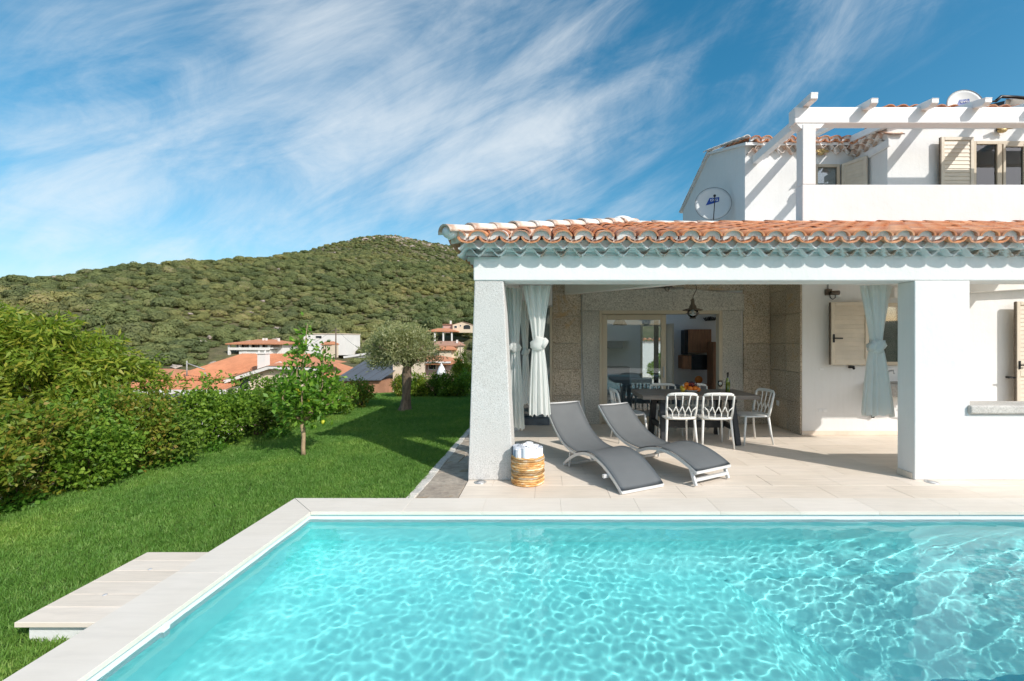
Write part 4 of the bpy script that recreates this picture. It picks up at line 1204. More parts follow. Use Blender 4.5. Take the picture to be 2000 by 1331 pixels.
# small fittings on the villa walls
def plate(x, y, z, w, h, face='y'):
    if face == 'y': return box('wall_socket', 'white_paint', villa, x - w / 2, x + w / 2, y - .008, y, z - h / 2, z + h / 2, .003)
    return box('wall_socket', 'white_paint', villa, y - .008, y, x - w / 2, x + w / 2, z - h / 2, z + h / 2, .003)
plate(.63, BWY - .002, .42, .1, .07); plate(8.28, SWX - .005, .45, .1, .1, 'x')
plate(4.72, RWY, .42, .07, .05); plate(4.80, RWY, .42, .07, .05); plate(4.74, RWY, 1.13, .07, .03)
MB().lathe([(0, 0), (.045, 0), (.045, .02), (0, .025)], 16).build('junction_box', 'white_paint', villa, loc=(5.02, RWY - .001, 2.40), rot=(PI / 2, 0, 0))

# ================================================================== FITTINGS
def text_mesh(name, s, size, material, parent, M4, ext=.002):
    cu = bpy.data.curves.new(name, 'FONT'); cu.body = s; cu.size = size; cu.extrude = ext; cu.align_x = 'CENTER'; cu.align_y = 'CENTER'
    tmp = bpy.data.objects.new(name, cu); COL.objects.link(tmp)
    dg = bpy.context.evaluated_depsgraph_get(); dg.update()
    me = bpy.data.meshes.new_from_object(tmp.evaluated_get(dg)); me.name = name
    bpy.data.objects.remove(tmp)
    me.materials.clear(); me.materials.append(MAT[material])
    o = link(name, me, parent, local=True); o.matrix_basis = M4
    return o

def dish(label, c, r, yaw, tilt, mast_z, arm=True):
    t = thing('satellite_dish', label, 'satellite dish', (c[0], c[1], mast_z), group='satellite dishes on the roofs')
    h = c[2] - mast_z
    bowl = MB(); n = 32; m = 7; v = []; f = []
    dep = r * .16
    for sgn, off in ((1, 0), (1, .012)):
        for i in range(m + 1):
            q = i / m
            for k in range(n):
                a = 2 * PI * k / n; v.append((r * q * math.cos(a), off + dep * (1 - q * q), r * 1.04 * q * math.sin(a)))
    for s_ in range(2):
        b0 = s_ * (m + 1) * n
        for i in range(m):
            for k in range(n):
                f.append((b0 + i * n + k, b0 + i * n + (k + 1) % n, b0 + (i + 1) * n + (k + 1) % n, b0 + (i + 1) * n + k))
    b1 = (m + 1) * n
    for k in range(n): f.append((m * n + k, m * n + (k + 1) % n, b1 + m * n + (k + 1) % n, b1 + m * n + k))
    M4 = Matrix.Translation((0, 0, h)) @ Matrix.Rotation(yaw, 4, 'Z') @ Matrix.Rotation(tilt, 4, 'X')
    bo = MB().add(v, f, True).build('reflector', 'dish_grey', t, local=True); bo.matrix_basis = M4
    rim = MB().tube([(r * math.cos(2 * PI * k / 32), 0, r * 1.04 * math.sin(2 * PI * k / 32)) for k in range(33)], .005, 5, False).build('rim', 'kitchen_grey', t, local=True); rim.matrix_basis = M4
    # blue badge: a slanted flag with a pointed lower corner, following the face of the bowl
    pts = [(-.40, -.02), (.34, .17), (.36, .44), (-.18, .44)]
    def P(p, e): return (p[0] * r, dep * (1 - p[0] ** 2 - p[1] ** 2) - e, p[1] * r)
    N_ = 6; v = []; f = []
    for i in range(N_ + 1):
        s = i / N_; lo = (pts[0][0] * (1 - s) + pts[1][0] * s, pts[0][1] * (1 - s) + pts[1][1] * s); hi = (pts[3][0] * (1 - s) + pts[2][0] * s, pts[3][1] * (1 - s) + pts[2][1] * s)
        for j in range(4):
            u = j / 3; v.append(P((lo[0] * (1 - u) + hi[0] * u, lo[1] * (1 - u) + hi[1] * u), .004))
    for i in range(N_):
        for j in range(3): f.append((i * 4 + j, (i + 1) * 4 + j, (i + 1) * 4 + j + 1, i * 4 + j + 1))
    bd = MB().add(v, f, True).build('badge', 'sign_blue', t, local=True); bd.matrix_basis = M4
    text_mesh('badge_lettering', 'tivù', r * .30, 'white_paint', t, M4 @ Matrix.Translation((.07 * r, dep * .86 - .010, .30 * r)) @ Matrix.Rotation(PI / 2, 4, 'X'), .001)
    if arm:
        fx = MB().tube([(0, 0, -r * 1.02), (0, -r * .75, -r * .55), (0, -r * .98, -r * .1)], .010, 6).build('feed_arm', 'dark_metal', t, local=True); fx.matrix_basis = M4
        lb = MB().tube([(0, -r * 1.0, -r * .12), (0, -r * .88, -r * .04)], .028, 10).build('receiver_head', 'black', t, local=True); lb.matrix_basis = M4
    MB().tube([(0, .12, 0), (0, .12, h + .05)], .022, 8).tube([(0, .12, h), (0, dep + .01, h)], .02, 6).build('mast', 'steel', t, local=True)
    return t
dish('round grey satellite dish with blue badge beside the shaded gable wall', (3.735, 9.8, 4.68), .385, R(-16), R(-14), 3.42)
dish('satellite dish half hidden behind the pergola on the top roof', (8.22, 8.62, 6.25), .315, R(-10), R(-12), 6.08, False)

t = thing('solar_collector', 'dark solar collector with black pipe on the top roof', 'solar panel', (9.6, 8.7, 6.15))
M4 = Matrix.Rotation(a2, 4, 'X')
MB().box(-.55, 1.3, 0, 1.0, .12, .20).build('panel', 'charcoal', t, .005, True).matrix_basis = M4
MB().box(-.58, 1.33, -.03, 0, .10, .22).build('panel_frame', 'steel', t, .004, True).matrix_basis = M4
MB().tube([(-.9, -.2, .1), (-.7, -.1, .24), (-.45, -.15, .20), (-.3, -.25, .12), (-.05, -.3, .1)], .03, 7).tube([(-1.5, -.1, .02), (-.9, -.2, .1)], .018, 6).build('pipe', 'black', t, local=True)

# lamps
def spotlight(label, x, y, z, mirror=1):
    t = thing('wall_spotlight', label, 'wall light', (x, y, z), group='dark wall spotlights of the porch')
    MB().box(-.05, .05, -.06, 0, -.05, .05).build('mount', 'bronze', t, .006, True)
    MB().tube([(0, -.09, -.02), (mirror * .13, -.11, -.02)], [.035, .04], 10).build('lamp_head', 'bronze', t, local=True)
    MB().tube([(0, -.06, -.03), (0, -.08, -.10), (mirror * .04, -.09, -.13), (mirror * .07, -.1, -.10), (mirror * .07, -.1, -.04)], .008, 5).tube([(0, -.02, .05), (0, -.02, .2)], .006, 5).build('cable', 'dark_metal', t, local=True)
spotlight('small dark spotlight high on the stone wall above the sliding door', 2.30, BWY - .045, 2.70)
spotlight('small dark spotlight on the white wall above the louvred shutter', 4.84, RWY - .002, 2.45)
t = thing('porch_lantern', 'round glass lantern with metal cap hanging in the porch by its cord', 'lantern', (2.345, 7.0, 2.0))
MB().sphere((0, 0, .06), .088, 18, 10, (1, 1, .85)).build('glass_globe', 'glass_clear', t, local=True)
MB().lathe([(.155, .10), (.16, .108), (.06, .135), (.055, .17), (.03, .20), (.028, .26), (.012, .29), (0, .29)], 24, close=False).lathe([(.05, -.03), (.05, -.016), (.0, -.012)], 14, close=False).build('cap', 'bronze', t, local=True)
mb = MB()
for k in range(4):
    a = k * PI / 2 + .4
    mb.tube([(math.cos(a) * .1 * math.cos(q) * .95, math.sin(a) * .1 * math.cos(q) * .95, .06 + .085 * math.sin(q)) for q in (-1.3, -.7, 0, .6, 1.1)], .004, 4)
mb.tube([(.1 * math.cos(q), .1 * math.sin(q), .055) for q in np.linspace(0, 2 * PI, 20)], .004, 4).build('cage', 'bronze', t, local=True)
MB().sphere((0, 0, .08), .025, 8, 6, (1, 1, 1.5)).build('bulb', 'ceramic', t, local=True)
MB().tube([(.0, 0, .29), (.01, 0, .34), (.055, 0, .42), (.06, 0, .48), (.02, 0, .55), (-.005, 0, .62), (0, 0, .95)], .007, 6).build('cord', 'bronze', t, local=True)
def shell_lamp(label, x, y, z, s=1.0):
    t = thing('shell_lamp', label, 'wall light', (x, y, z), group='gilded wall lamps of the upper terrace')
    MB().lathe([(.05 * s, 0), (.05 * s, .03), (.0, .03)], 12, close=False).build('mount', 'bronze', t, local=True, rot=(PI / 2, 0, 0))
    rg = random.Random(int(x * 10))
    for k in range(9):
        a = R(15 + 150 * k / 8); L = (.15 + .03 * (k % 2)) * s
        MB().tube([(0, -.04, -.03 * s), (math.cos(a) * L * .5, -.10 * s, -.03 * s + math.sin(a) * L * .30), (math.cos(a) * L, -.13 * s, -.05 * s + math.sin(a) * L * .55)], [.012 * s, .026 * s, .014 * s], 6).build('petal', 'gold_shell', t, local=True)
    MB().sphere((0, -.07 * s, -.05 * s), .055 * s, 12, 8, (1.5, 1, .8)).build('bowl', 'gold_shell', t, local=True)
shell_lamp('gilded leaf wall lamp above the upper window', 8.54, WY - .002, 5.60)
shell_lamp('gilded leaf wall lamp in the shaded recess of the upper terrace', 5.72, RCY - .002, 5.55, .85)

# stone wash basin on an iron bracket
t = thing('wash_basin', 'grey stone wash basin on a scrolled iron bracket, partly behind the curtain', 'basin', (5.88, RWY - .002, 0))
MB().hexa([(-.34, -.40, .70), (.34, -.40, .70), (.34, 0, .70), (-.34, 0, .70), (-.41, -.46, .92), (.41, -.46, .92), (.41, 0, .92), (-.41, 0, .92)]).build('basin', 'sink_stone', t, .02, True, 2)
MB().hexa([(-.33, -.40, .921), (.33, -.40, .921), (.33, -.07, .921), (-.33, -.07, .921), (-.35, -.42, .926), (.35, -.42, .926), (.35, -.05, .926), (-.35, -.05, .926)]).build('bowl', 'house_grey', t, 0, True)
for s in (-1, 1):
    mb = MB().box(s * .28 - .015, s * .28 + .015, -.05, -.012, .30, .70)
    mb.tube([(s * .28, -.05, .33), (s * .28, -.20, .50), (s * .28, -.33, .69)], .012, 6)
    mb.tube([(s * .28 + .05 * math.sin(q), -.09 - .04 * math.cos(q), .56 + .05 * q / 6) for q in np.linspace(0, 6.3, 14)], .007, 5)
    mb.build('iron_bracket', 'dark_metal', t, local=True)
MB().tube([(0, -.02, 1.10), (0, -.12, 1.12), (0, -.14, 1.06)], .012, 7).build('tap', 'steel', t, local=True)

# ================================================================== CURTAINS
def curtain(label, c, z_top, z_knot, z_bot, w_top, w_knot, w_bot, seed, lean=0.0, d_top=.10):
    """cloth gathered on a rail, tied in a knot, flaring below; c = x,y of the rail centre"""
    t = thing('curtain', label, 'curtain', (c[0], c[1], z_bot), group='knotted white curtains of the porch')
    rg = np.random.default_rng(seed)
    n = 110; NZ = 50; v = []; f = []
    ph = rg.uniform(0, 6.28, 4)
    for i in range(NZ + 1):
        z = z_top + (z_bot - z_top) * i / NZ
        if z > z_knot:
            s = (z - z_knot) / (z_top - z_knot); e = s ** 1.25; hw = (w_knot + (w_top - w_knot) * e) / 2; hd = (w_knot * .8 + (d_top - w_knot * .8) * min(1, s * 1.4)) / 2; pl = .25 + .75 * s
            cx = lean * (1 - s)
        else:
            s = (z_knot - z) / (z_knot - z_bot); e = s ** .62; hw = (w_knot + (w_bot - w_knot) * e) / 2; hd = (w_knot * .8 + (w_bot * .5 - w_knot * .8) * e) / 2; pl = .22 + .55 * s ** .8
            cx = lean + .02 * s
        for k in range(n):
            a = 2 * PI * k / n
            q = 1 + pl * (.45 * math.cos(11 * a + ph[0] + .5 * math.sin(z * 2.1)) + .3 * math.cos(17 * a + ph[1]) + .25 * math.cos(5 * a + ph[2] + z))
            x = cx + hw * math.copysign(abs(math.cos(a)) ** .8, math.cos(a)) * (.88 + .12 * q); y = hd * math.sin(a) * q
            zz_ = z - z_bot
            if i == NZ: zz_ += .018 * math.cos(11 * a + ph[0]) + .012 * math.cos(4 * a)
            v.append((x, y, zz_))
    for i in range(NZ):
        for k in range(n): f.append((i * n + k, (i + 1) * n + k, (i + 1) * n + (k + 1) % n, i * n + (k + 1) % n))
    MB().add(v, f, True).build('cloth', 'curtain', t, local=True)
    # the knot: a thick wrapped band with folds, and a bulging loop to one side
    kb = MB()
    v = []; f = []; n1, n2 = 30, 18
    R0, r0 = w_knot * .34, w_knot * .42
    for i in range(n1):
        A = 2 * PI * i / n1
        for j in range(n2):
            B = 2 * PI * j / n2
            rr_ = r0 * (1 + .16 * math.cos(3 * B + 2 * A + ph[3]) + .10 * math.cos(7 * B - A))
            v.append(((R0 + rr_ * math.cos(B)) * math.cos(A) * .98, (R0 + rr_ * math.cos(B)) * math.sin(A), rr_ * 1.55 * math.sin(B) + .28 * R0 * math.cos(A + .6)))
    for i in range(n1):
        for j in range(n2): f.append((i * n2 + j, ((i + 1) % n1) * n2 + j, ((i + 1) % n1) * n2 + (j + 1) % n2, i * n2 + (j + 1) % n2))
    k_ = kb.add(v, f, True).build('knot', 'curtain', t, local=True)
    k_.location = (lean, 0, z_knot - z_bot)
    lp = MB(); v = []; f = []
    n1, n2 = 20, 14; sgn = 1 if seed % 2 else -1
    for i in range(n1 + 1):
        T_ = i / n1
        for j in range(n2):
            B = 2 * PI * j / n2
            rr_ = w_knot * .48 * math.sin(PI * min(.97, max(.03, T_))) ** .7 * (1 + .18 * math.cos(5 * B + 6 * T_ + ph[1]))
            v.append((sgn * (w_knot * .15 + w_knot * .85 * T_), -.03 + rr_ * math.cos(B) * .8, (.5 - T_) * -.10 * sgn * .5 + rr_ * math.sin(B)))
    for i in range(n1):
        for j in range(n2): f.append((i * n2 + j, (i + 1) * n2 + j, (i + 1) * n2 + (j + 1) % n2, i * n2 + (j + 1) % n2))
    q = lp.add(v, f, True).build('knot_loop', 'curtain', t, local=True); q.location = (lean, -.01, z_knot - z_bot + .01)
    return t
curtain('tied white curtain at the left front of the porch, nearest the first lounger', (-.105, 5.56), 2.305, 1.57, .68, .34, .13, .27, 1, .015)
curtain('narrow tied white curtain pressed against the rough pillar', (-.405, 5.80), 2.305, 1.52, .46, .22, .10, .20, 4, .01)
curtain('shaded tied curtain farther back on the left side of the porch', (-.37, 7.75), 2.305, 1.42, .50, .20, .09, .16, 7, .02)
curtain('tied white curtain beside the smooth pier, in front of the wash basin', (4.135, 5.52), 2.305, 1.54, .69, .37, .13, .36, 2, .015)

# ================================================================== SUN LOUNGERS
def lounger(label, foot, yaw, zf, legs, loc_z=0.0, rise=.62):
    """local axes: +X across, +Y from foot to head"""
    t = thing('sun_lounger', label, 'sun lounger', (foot[0], foot[1], 0), yaw, 'grey sun loungers on the terrace')
    Wd = .56
    def arc(s): return zf * (1 - s / 1.24) + (.265 - .35 * zf) * math.sin(PI * min(max(s / 1.24, 0), 1)) ** .9 + .022
    J = .93
    def back(s):
        u = (s - J) / .86
        return arc(J) + .01 + rise * (.42 * u + .20 * u * u - .12 * math.sin(PI * u)) / .62
    # base rails, one each side, from foot over the hump down to the floor behind
    for sx in (-Wd / 2, Wd / 2):
        mb = MB(); pts = [(sx, s, arc(s) - .010) for s in np.linspace(0, 1.235, 26)]
        for a, b_ in zip(pts[:-1], pts[1:]): mb.beam(a, Vector(b_) + (Vector(b_) - Vector(a)) * .04, .017, .036)
        mb.build('base_rail', 'lounger_frame', t, local=True)
        mb = MB(); pts = [(sx * .965, s, back(s) - .008) for s in np.linspace(J - .03, J + .86, 20)]
        for a, b_ in zip(pts[:-1], pts[1:]): mb.beam(a, Vector(b_) + (Vector(b_) - Vector(a)) * .04, .017, .030)
        mb.build('back_rail', 'lounger_frame', t, local=True)
        MB().beam((sx * .93, J + .17, back(J + .17) - .015), (sx * .93, J + .20, .012), .018, .018).build('support_strut', 'lounger_frame', t, local=True)
    MB().beam((-Wd / 2, 1.2, .03), (Wd / 2, 1.2, .03), .03, .03).beam((-Wd / 2, .60, arc(.6) - .05), (Wd / 2, .60, arc(.6) - .05), .03, .03).beam((-Wd / 2 * .96, J + .86, back(J + .86)), (Wd / 2 * .96, J + .86, back(J + .86)), .03, .024).beam((-Wd / 2, .005, arc(0)), (Wd / 2, .005, arc(0)), .024, .03).build('cross_bar', 'lounger_frame', t, local=True)
    if legs:
        for sx in (-Wd / 2 + .01, Wd / 2 - .01):
            MB().beam((sx, .10, arc(.1)), (sx, .02, .012), .03, .04).build('leg', 'lounger_frame', t, .004, True)
        MB().beam((-Wd / 2 + .025, .04, .07), (Wd / 2 - .025, .04, .07), .03, .035).build('leg_bar', 'lounger_frame', t, local=True)
    else:
        MB().beam((-Wd / 2 - .06, .26, arc(.26) - .06), (Wd / 2 + .0, .26, arc(.26) - .06), .035, .04).build('leg_bar', 'lounger_frame', t, .004, True)
    # fabric: one sheet from foot to hinge, one up the back, both a few millimetres thick and sagging a little
    def sheet(fn, s0, s1, wd, name, n=26, m=8):
        v = []; f = []
        for e in (0, -.006):
            for i in range(n + 1):
                s = s0 + (s1 - s0) * i / n
                for j in range(m + 1):
                    u = -1 + 2 * j / m; v.append((u * wd / 2, s, fn(s) + .024 + e - .012 * (1 - u * u)))
        o = (n + 1) * (m + 1)
        for b0, fl in ((0, False), (o, True)):
            for i in range(n):
                for j in range(m):
                    q = (b0 + i * (m + 1) + j, b0 + i * (m + 1) + j + 1, b0 + (i + 1) * (m + 1) + j + 1, b0 + (i + 1) * (m + 1) + j)
                    f.append(q[::-1] if fl else q)
        for i in range(n):
            for j, fl in ((0, 0), (m, 1)):
                a = i * (m + 1) + j; f.append((a, a + m + 1, o + a + m + 1, o + a))
        for j in range(m):
            for i in (0, n):
                a = i * (m + 1) + j; f.append((a, a + 1, o + a + 1, o + a))
        MB().add(v, f, True).build(name, 'mesh_fabric', t, local=True)
    sheet(arc, .0, J + .01, Wd + .004, 'seat_fabric'); sheet(back, J - .02, J + .85, (Wd + .004) * .96, 'back_fabric')
    return t
LY = math.atan2(.415, .91)
def foot_mid(p, yaw, w=.56): return (p[0] + math.cos(yaw) * w / 2, p[1] + math.sin(yaw) * w / 2)
lounger('dark grey mesh sun lounger beside the towel basket, its foot end on the floor', foot_mid((.80, 4.60), R(27)), R(27), 0.0, False, rise=.50)
lounger('dark grey mesh sun lounger nearest the dining table, its foot on short legs', foot_mid((1.66, 4.83), R(30)), R(30), .14, True, rise=.45)

# ================================================================== TOWEL BASKET
t = thing('towel_basket', 'round basket of wound cane strips standing against the rough pillar', 'basket', (-.20, 5.02, 0))
nr = 13; hb = .315
ring = [MB().tube([((.178 + q * .004) * math.cos(2 * PI * k / 36), (.178 + q * .004) * math.sin(2 * PI * k / 36), .0016 * math.sin(5 * 2 * PI * k / 36 + q)) for k in range(37)], .0135, 7, False).mesh('cane_coil', 'cane') for q in (-1, 0, 1)]
for k in range(nr):
    o = link('cane_coil', ring[k % 3], t, local=True); o.location = (0, 0, .0135 + k * hb / nr); o.rotation_euler = (0, 0, k * 1.7)
MB().lathe([(.172, .004), (.172, hb - .01)], 32, close=False).lathe([(0, .006), (.172, .006)], 32, close=False).build('lining', 'cane', t, local=True)
def towel_roll(material):
    v = []; f = []; n = 60
    for i in range(n):
        a = i * .36; r_ = .010 + .0017 * i * .36 * 1.1
        for dr in (0, .0055):
            for z in (0, .31): v.append(((r_ + dr) * math.cos(a), (r_ + dr) * math.sin(a), z + (.004 * math.sin(a * 1.3) if z else 0)))
    for i in range(n - 1):
        a = i * 4; b_ = a + 4
        f += [(a, b_, b_ + 1, a + 1), (a + 2, a + 3, b_ + 3, b_ + 2), (a + 1, b_ + 1, b_ + 3, a + 3)]
    return MB().add(v, f, True).mesh('rolled_towel', material)
tw_me = [towel_roll('towel_white'), towel_roll('towel_grey')]
k = 0
places = [(0, 0)] + [(.062 * 1.0 * math.cos(a) * 1.45, .062 * 1.45 * math.sin(a)) for a in np.linspace(0, 2 * PI, 6, endpoint=False)] + [(.128 * math.cos(a), .128 * math.sin(a)) for a in np.linspace(.26, 2 * PI + .26, 10, endpoint=False)]
for (x, y) in places:
    if k and abs(math.hypot(x, y) - .09) < .01: x *= .72; y *= .72
    o = link('rolled_towel', tw_me[1 if k % 5 == 2 or k % 7 == 4 else 0]); o.location = (-.20 + x, 5.02 + y, .10 + .014 * math.sin(k * 2.3)); o.rotation_euler = (0, 0, k * 1.1)
    grey = k % 5 == 2 or k % 7 == 4
    tag(o, 'grey rolled towel standing in the cane basket' if grey else 'white rolled towel standing in the cane basket', 'towel', 'rolled grey towels' if grey else 'rolled white towels')
    k += 1

# ================================================================== DINING TABLE AND CHAIRS
TZ = .775
t = thing('dining_table', 'dark wooden dining table with charcoal trestle legs in the porch', 'table', (2.40, 7.22, 0))
for k in range(6):
    y0 = -.46 + k * .1535
    MB().box(-.90, .90, y0, y0 + .151, TZ - .065, TZ).build('top_plank', 'table_wood', t, .004, True)
for sx in (-.55, .55):
    for sy in (-1, 1):
        MB().beam((sx, sy * .24, TZ - .067), (sx + .02 * np.sign(sx), sy * .42, 0.001), .085, .085).build('leg', 'charcoal', t, .006, True)
    MB().box(sx - .04, sx + .04, -.36, .36, TZ - .125, TZ - .066).build('leg_cross_bar', 'charcoal', t, .004, True)
    MB().box(sx - .035, sx + .035, -.33, .33, .22, .29).build('leg_cross_bar', 'charcoal', t, .004, True)
MB().box(-.515, .515, -.045, .045, .20, .31).build('stretcher', 'charcoal', t, .004, True)

def make_chair(label, loc, rz):
    """local: +Y is the way the sitter faces; back at -Y"""
    t = thing('dining_chair', label, 'chair', loc, rz, 'white garden chairs round the dining table')
    m = 'chair_white'
    seat = MB(); n = 20
    out = []
    for k in range(n * 2):
        a = 2 * PI * k / (n * 2); c, s = math.cos(a), math.sin(a)
        out.append((.225 * math.copysign(abs(c) ** .45, c), .215 * math.copysign(abs(s) ** .5, s)))
    seat.prism(out, 'z', .43, .455)
    seat.build('seat', m, t, .008, True, 2)
    for sx in (-1, 1):
        MB().tube([(sx * .20, .185, .44), (sx * .215, .21, .2), (sx * .225, .225, .004)], [.019, .016, .012], 8).build('leg', m, t, local=True)
        MB().tube([(sx * .205, -.185, .45), (sx * .222, -.215, .2), (sx * .235, -.25, .004)], [.021, .017, .012], 8).build('leg', m, t, local=True)
        MB().tube([(sx * .205, -.185, .42), (sx * .222, -.215, .56), (sx * .224, -.245, .70), (sx * .225, -.268, .795)], [.021, .018, .016, .016], 8).build('back_post', m, t, local=True)
    tr = MB(); tp = [(-.226, -.262, .782), (-.218, -.275, .808), (-.17, -.288, .822), (-.09, -.297, .826), (0, -.300, .827), (.09, -.297, .826), (.17, -.288, .822), (.218, -.275, .808), (.226, -.262, .782)]
    hv = [.026, .036, .044, .047, .048, .047, .044, .036, .026]; v = []; f = []
    for i, p in enumerate(tp):
        for (dy, dz) in ((-.011, -.5), (-.006, .42), (0, .5), (.006, .42), (.011, -.5)): v.append((p[0], p[1] + dy, p[2] + dz * hv[i]))
    for i in range(len(tp) - 1):
        for k in range(5): f.append((i * 5 + k, i * 5 + (k + 1) % 5, (i + 1) * 5 + (k + 1) % 5, (i + 1) * 5 + k))
    f.append((0, 1, 2, 3, 4)); e = (len(tp) - 1) * 5; f.append((e + 4, e + 3, e + 2, e + 1, e))
    tr.add(v, f, True).build('top_rail', m, t, local=True)
    MB().tube([(-.21, -.20, .46), (-.1, -.222, .452), (0, -.226, .45), (.1, -.222, .452), (.21, -.20, .46)], .02, 8).build('lower_rail', m, t, local=True)
    # branching pattern of the back: stems fork and meet the neighbouring branches
    def bp(x, z):
        u = (z - .45) / .39
        return (x, -.222 - .085 * u, z)
    xs = [-.14, -.047, .047, .14]; up = [-.10, 0.0, .10]
    for x in xs:
        mb = MB().tube([bp(x, .45), bp(x, .54)], .0095, 6)
        for d in (-1, 1):
            xe = x + d * .0467
            if abs(xe) > .15: mb.tube([bp(x, .535), bp(x + d * .02, .58), bp(d * .205, .625)], .0085, 6)
            else: mb.tube([bp(x, .535), bp(x + d * .022, .58), bp(xe, .64)], .0085, 6)
        mb.build('back_branch', m, t, local=True)
    for q, x in enumerate((-.0933, 0, .0933)):
        MB().tube([bp(x, .63), bp(x * 1.05, .70), bp(x * 1.25, .83)], .009, 6).build('back_branch', m, t, local=True)
    return t
c0 = make_chair('white branching-back chair seen from behind, left of the front pair', (2.04, 6.82, 0), 0)
def chair(label, loc, rz):
    o = copy_tree(c0); o.location = loc; o.rotation_euler = (0, 0, rz); o['label'] = label
    return o
chair('white branching-back chair seen from behind, right of the front pair', (2.585, 6.80, 0), R(-2))
chair('chair at the right end of the dining table, next to the stone wall', (3.26, 7.03, 0), R(97))
chair('chair at the left end of the dining table, by the glass door', (1.38, 7.2, 0), R(-83))
chair('chair on the far side of the dining table, behind the fruit, left one', (2.12, 7.72, 0), R(178))
chair('chair on the far side of the dining table, behind the bottle, right one', (2.72, 7.72, 0), R(183))

t = thing('fruit_bowl', 'low bowl heaped with the fruit on the dining table', 'bowl', (2.33, 7.12, TZ + .001))
MB().lathe([(.06, 0), (.065, .006), (.15, .05), (.155, .055), (.145, .052), (.05, .014), (0, .012)], 24, close=False).build('dish', 'ceramic', t, local=True)
rf = random.Random(8)
fr = [(-.09, -.05, .075, 'fruit_orange'), (-.02, -.09, .075, 'fruit_orange'), (.06, -.07, .075, 'fruit_orange'), (.10, 0, .075, 'fruit_orange'), (-.11, .03, .08, 'fruit_yellow'), (0, .06, .09, 'fruit_orange'), (-.05, -.01, .13, 'fruit_orange'), (.07, .03, .12, 'fruit_red'), (.02, -.02, .14, 'fruit_red'), (-.13, -.08, .06, 'fruit_yellow'), (.12, -.06, .06, 'fruit_orange')]
for k, (x, y, z, m) in enumerate(fr):
    nm = {'fruit_orange': 'orange', 'fruit_red': 'plum', 'fruit_yellow': 'pear'}[m]
    o = MB().sphere((0, 0, 0), .038 + rf.uniform(-.003, .004), 14, 9).build(nm, m)
    o.location = (2.33 + x, 7.12 + y, TZ + z)
    tag(o, {'orange': 'bright orange citrus fruit in the heap on the table', 'plum': 'dark red fruit on top of the heap on the table', 'pear': 'yellow fruit at the left edge of the heap on the table'}[nm], 'fruit', 'fruit heaped on the table: ' + nm)
gr = thing('grape_bunch', 'bunch of dark grapes on top of the fruit heap', 'grapes', (2.33, 7.12, TZ + .12))
gme = MB().sphere((0, 0, 0), .014, 8, 6).mesh('grape', 'grape')
for k in range(34):
    o = link('grape', gme, gr, local=True); o.location = (rf.gauss(.03, .04), rf.gauss(-.01, .03), rf.uniform(0, .06))
t = thing('wine_bottle', 'green wine bottle with black neck on the dining table', 'bottle', (2.985, 7.2, TZ + .001))
MB().lathe([(.0, 0), (.036, 0), (.037, .01), (.037, .17), (.034, .195), (.016, .235), (.0145, .25)], 20, close=False).build('glass_body', 'glass_green', t, local=True)
MB().lathe([(0, .004), (.033, .004), (.033, .15), (0, .15)], 18, close=False).build('wine', 'lemon', t, local=True)
MB().lathe([(.015, .236), (.0155, .31), (.017, .312), (.017, .325), (0, .326)], 16, close=False).build('capsule', 'black', t, local=True)
t = thing('wine_glass', 'clear wine glass beside the bottle on the dining table', 'glass', (2.86, 7.2, TZ + .001))
MB().lathe([(0, 0), (.034, 0), (.034, .003), (.005, .008), (.004, .08), (.02, .09), (.038, .12), (.04, .15), (.033, .19), (.032, .19), (.038, .15), (.036, .121), (.018, .093), (0, .09)], 20, close=False).build('bowl_and_stem', 'glass_clear', t, local=True)

# ================================================================== TREES AND SHRUBS
def plant(name, label, cat, base, blobs, leafm, n_cl, per, spread, ln, wd, seed, droop=0, group=None, stem_r=.012, n_stem=9, trunk=None, inner=.4, out=.7, stem_m='twig', top='crown'):
    rg = np.random.default_rng(seed)
    t = thing(name, label, cat, base, group=group)
    (V, F), C = crown(rg, blobs, n_cl, per, spread, ln, wd, droop, inner, out)
    link(top, np_mesh(top, V, F, leafm), t)
    tips = C[rg.choice(len(C), min(n_stem, len(C)), replace=False)]
    b0 = trunk[0][-1] if trunk else (base[0], base[1], base[2] - .02)
    stems_to(b0, tips, stem_r, rg, stem_m, 'trunk' if trunk else 'stem', t, trunk=trunk)
    return t

# hedge along the left of the lawn: each shrub by itself
HG = 'shrubs of the hedge along the lawn'
def shrub(label, x, y, rx_, ry_, h, leafm, seed, dens=1.0, ln=.056, wd=.032, lumps=6, group=HG, droop=0.0):
    rg = np.random.default_rng(seed + 100)
    z0 = float(lawn_z(x, y)) - .03
    bl = [((x, y, z0 + h * .42), (rx_ * .62, ry_ * .62, h * .42))]
    for k in range(lumps * 3):
        d = rg.normal(size=3); d /= np.linalg.norm(d); d[2] = abs(d[2]) * rg.choice([1, 1, 1, -.6])
        q = rg.uniform(.62, .95); sc = rg.uniform(.20, .38)
        cz = z0 + h * (.45 + .47 * d[2] * q)
        bl.append(((x + d[0] * rx_ * q, y + d[1] * ry_ * q, cz), (rx_ * sc, ry_ * sc, h * sc * rg.uniform(.5, .9))))
    for k in range(5):          # shoots that stand above the rest
        a = rg.uniform(0, 6.28); q = rg.uniform(0, .6)
        bl.append(((x + math.cos(a) * rx_ * q, y + math.sin(a) * ry_ * q, z0 + h * rg.uniform(.9, 1.08)), (.045, .045, h * rg.uniform(.07, .14))))
    vol = (rx_ * ry_ + rx_ * h + ry_ * h)
    n = int(640 * vol * dens)
    return plant('hedge_shrub', label, 'shrub', (x, y, z0), bl, leafm, n, 7, .030, ln, wd, seed, droop, group, .012, 10, inner=.25)
shrub('rust tinged hedge shrub at the left edge of the picture, nearest the camera', -5.35, 3.75, .62, .62, 1.02, 'leaf_rust', 1, 1.2)
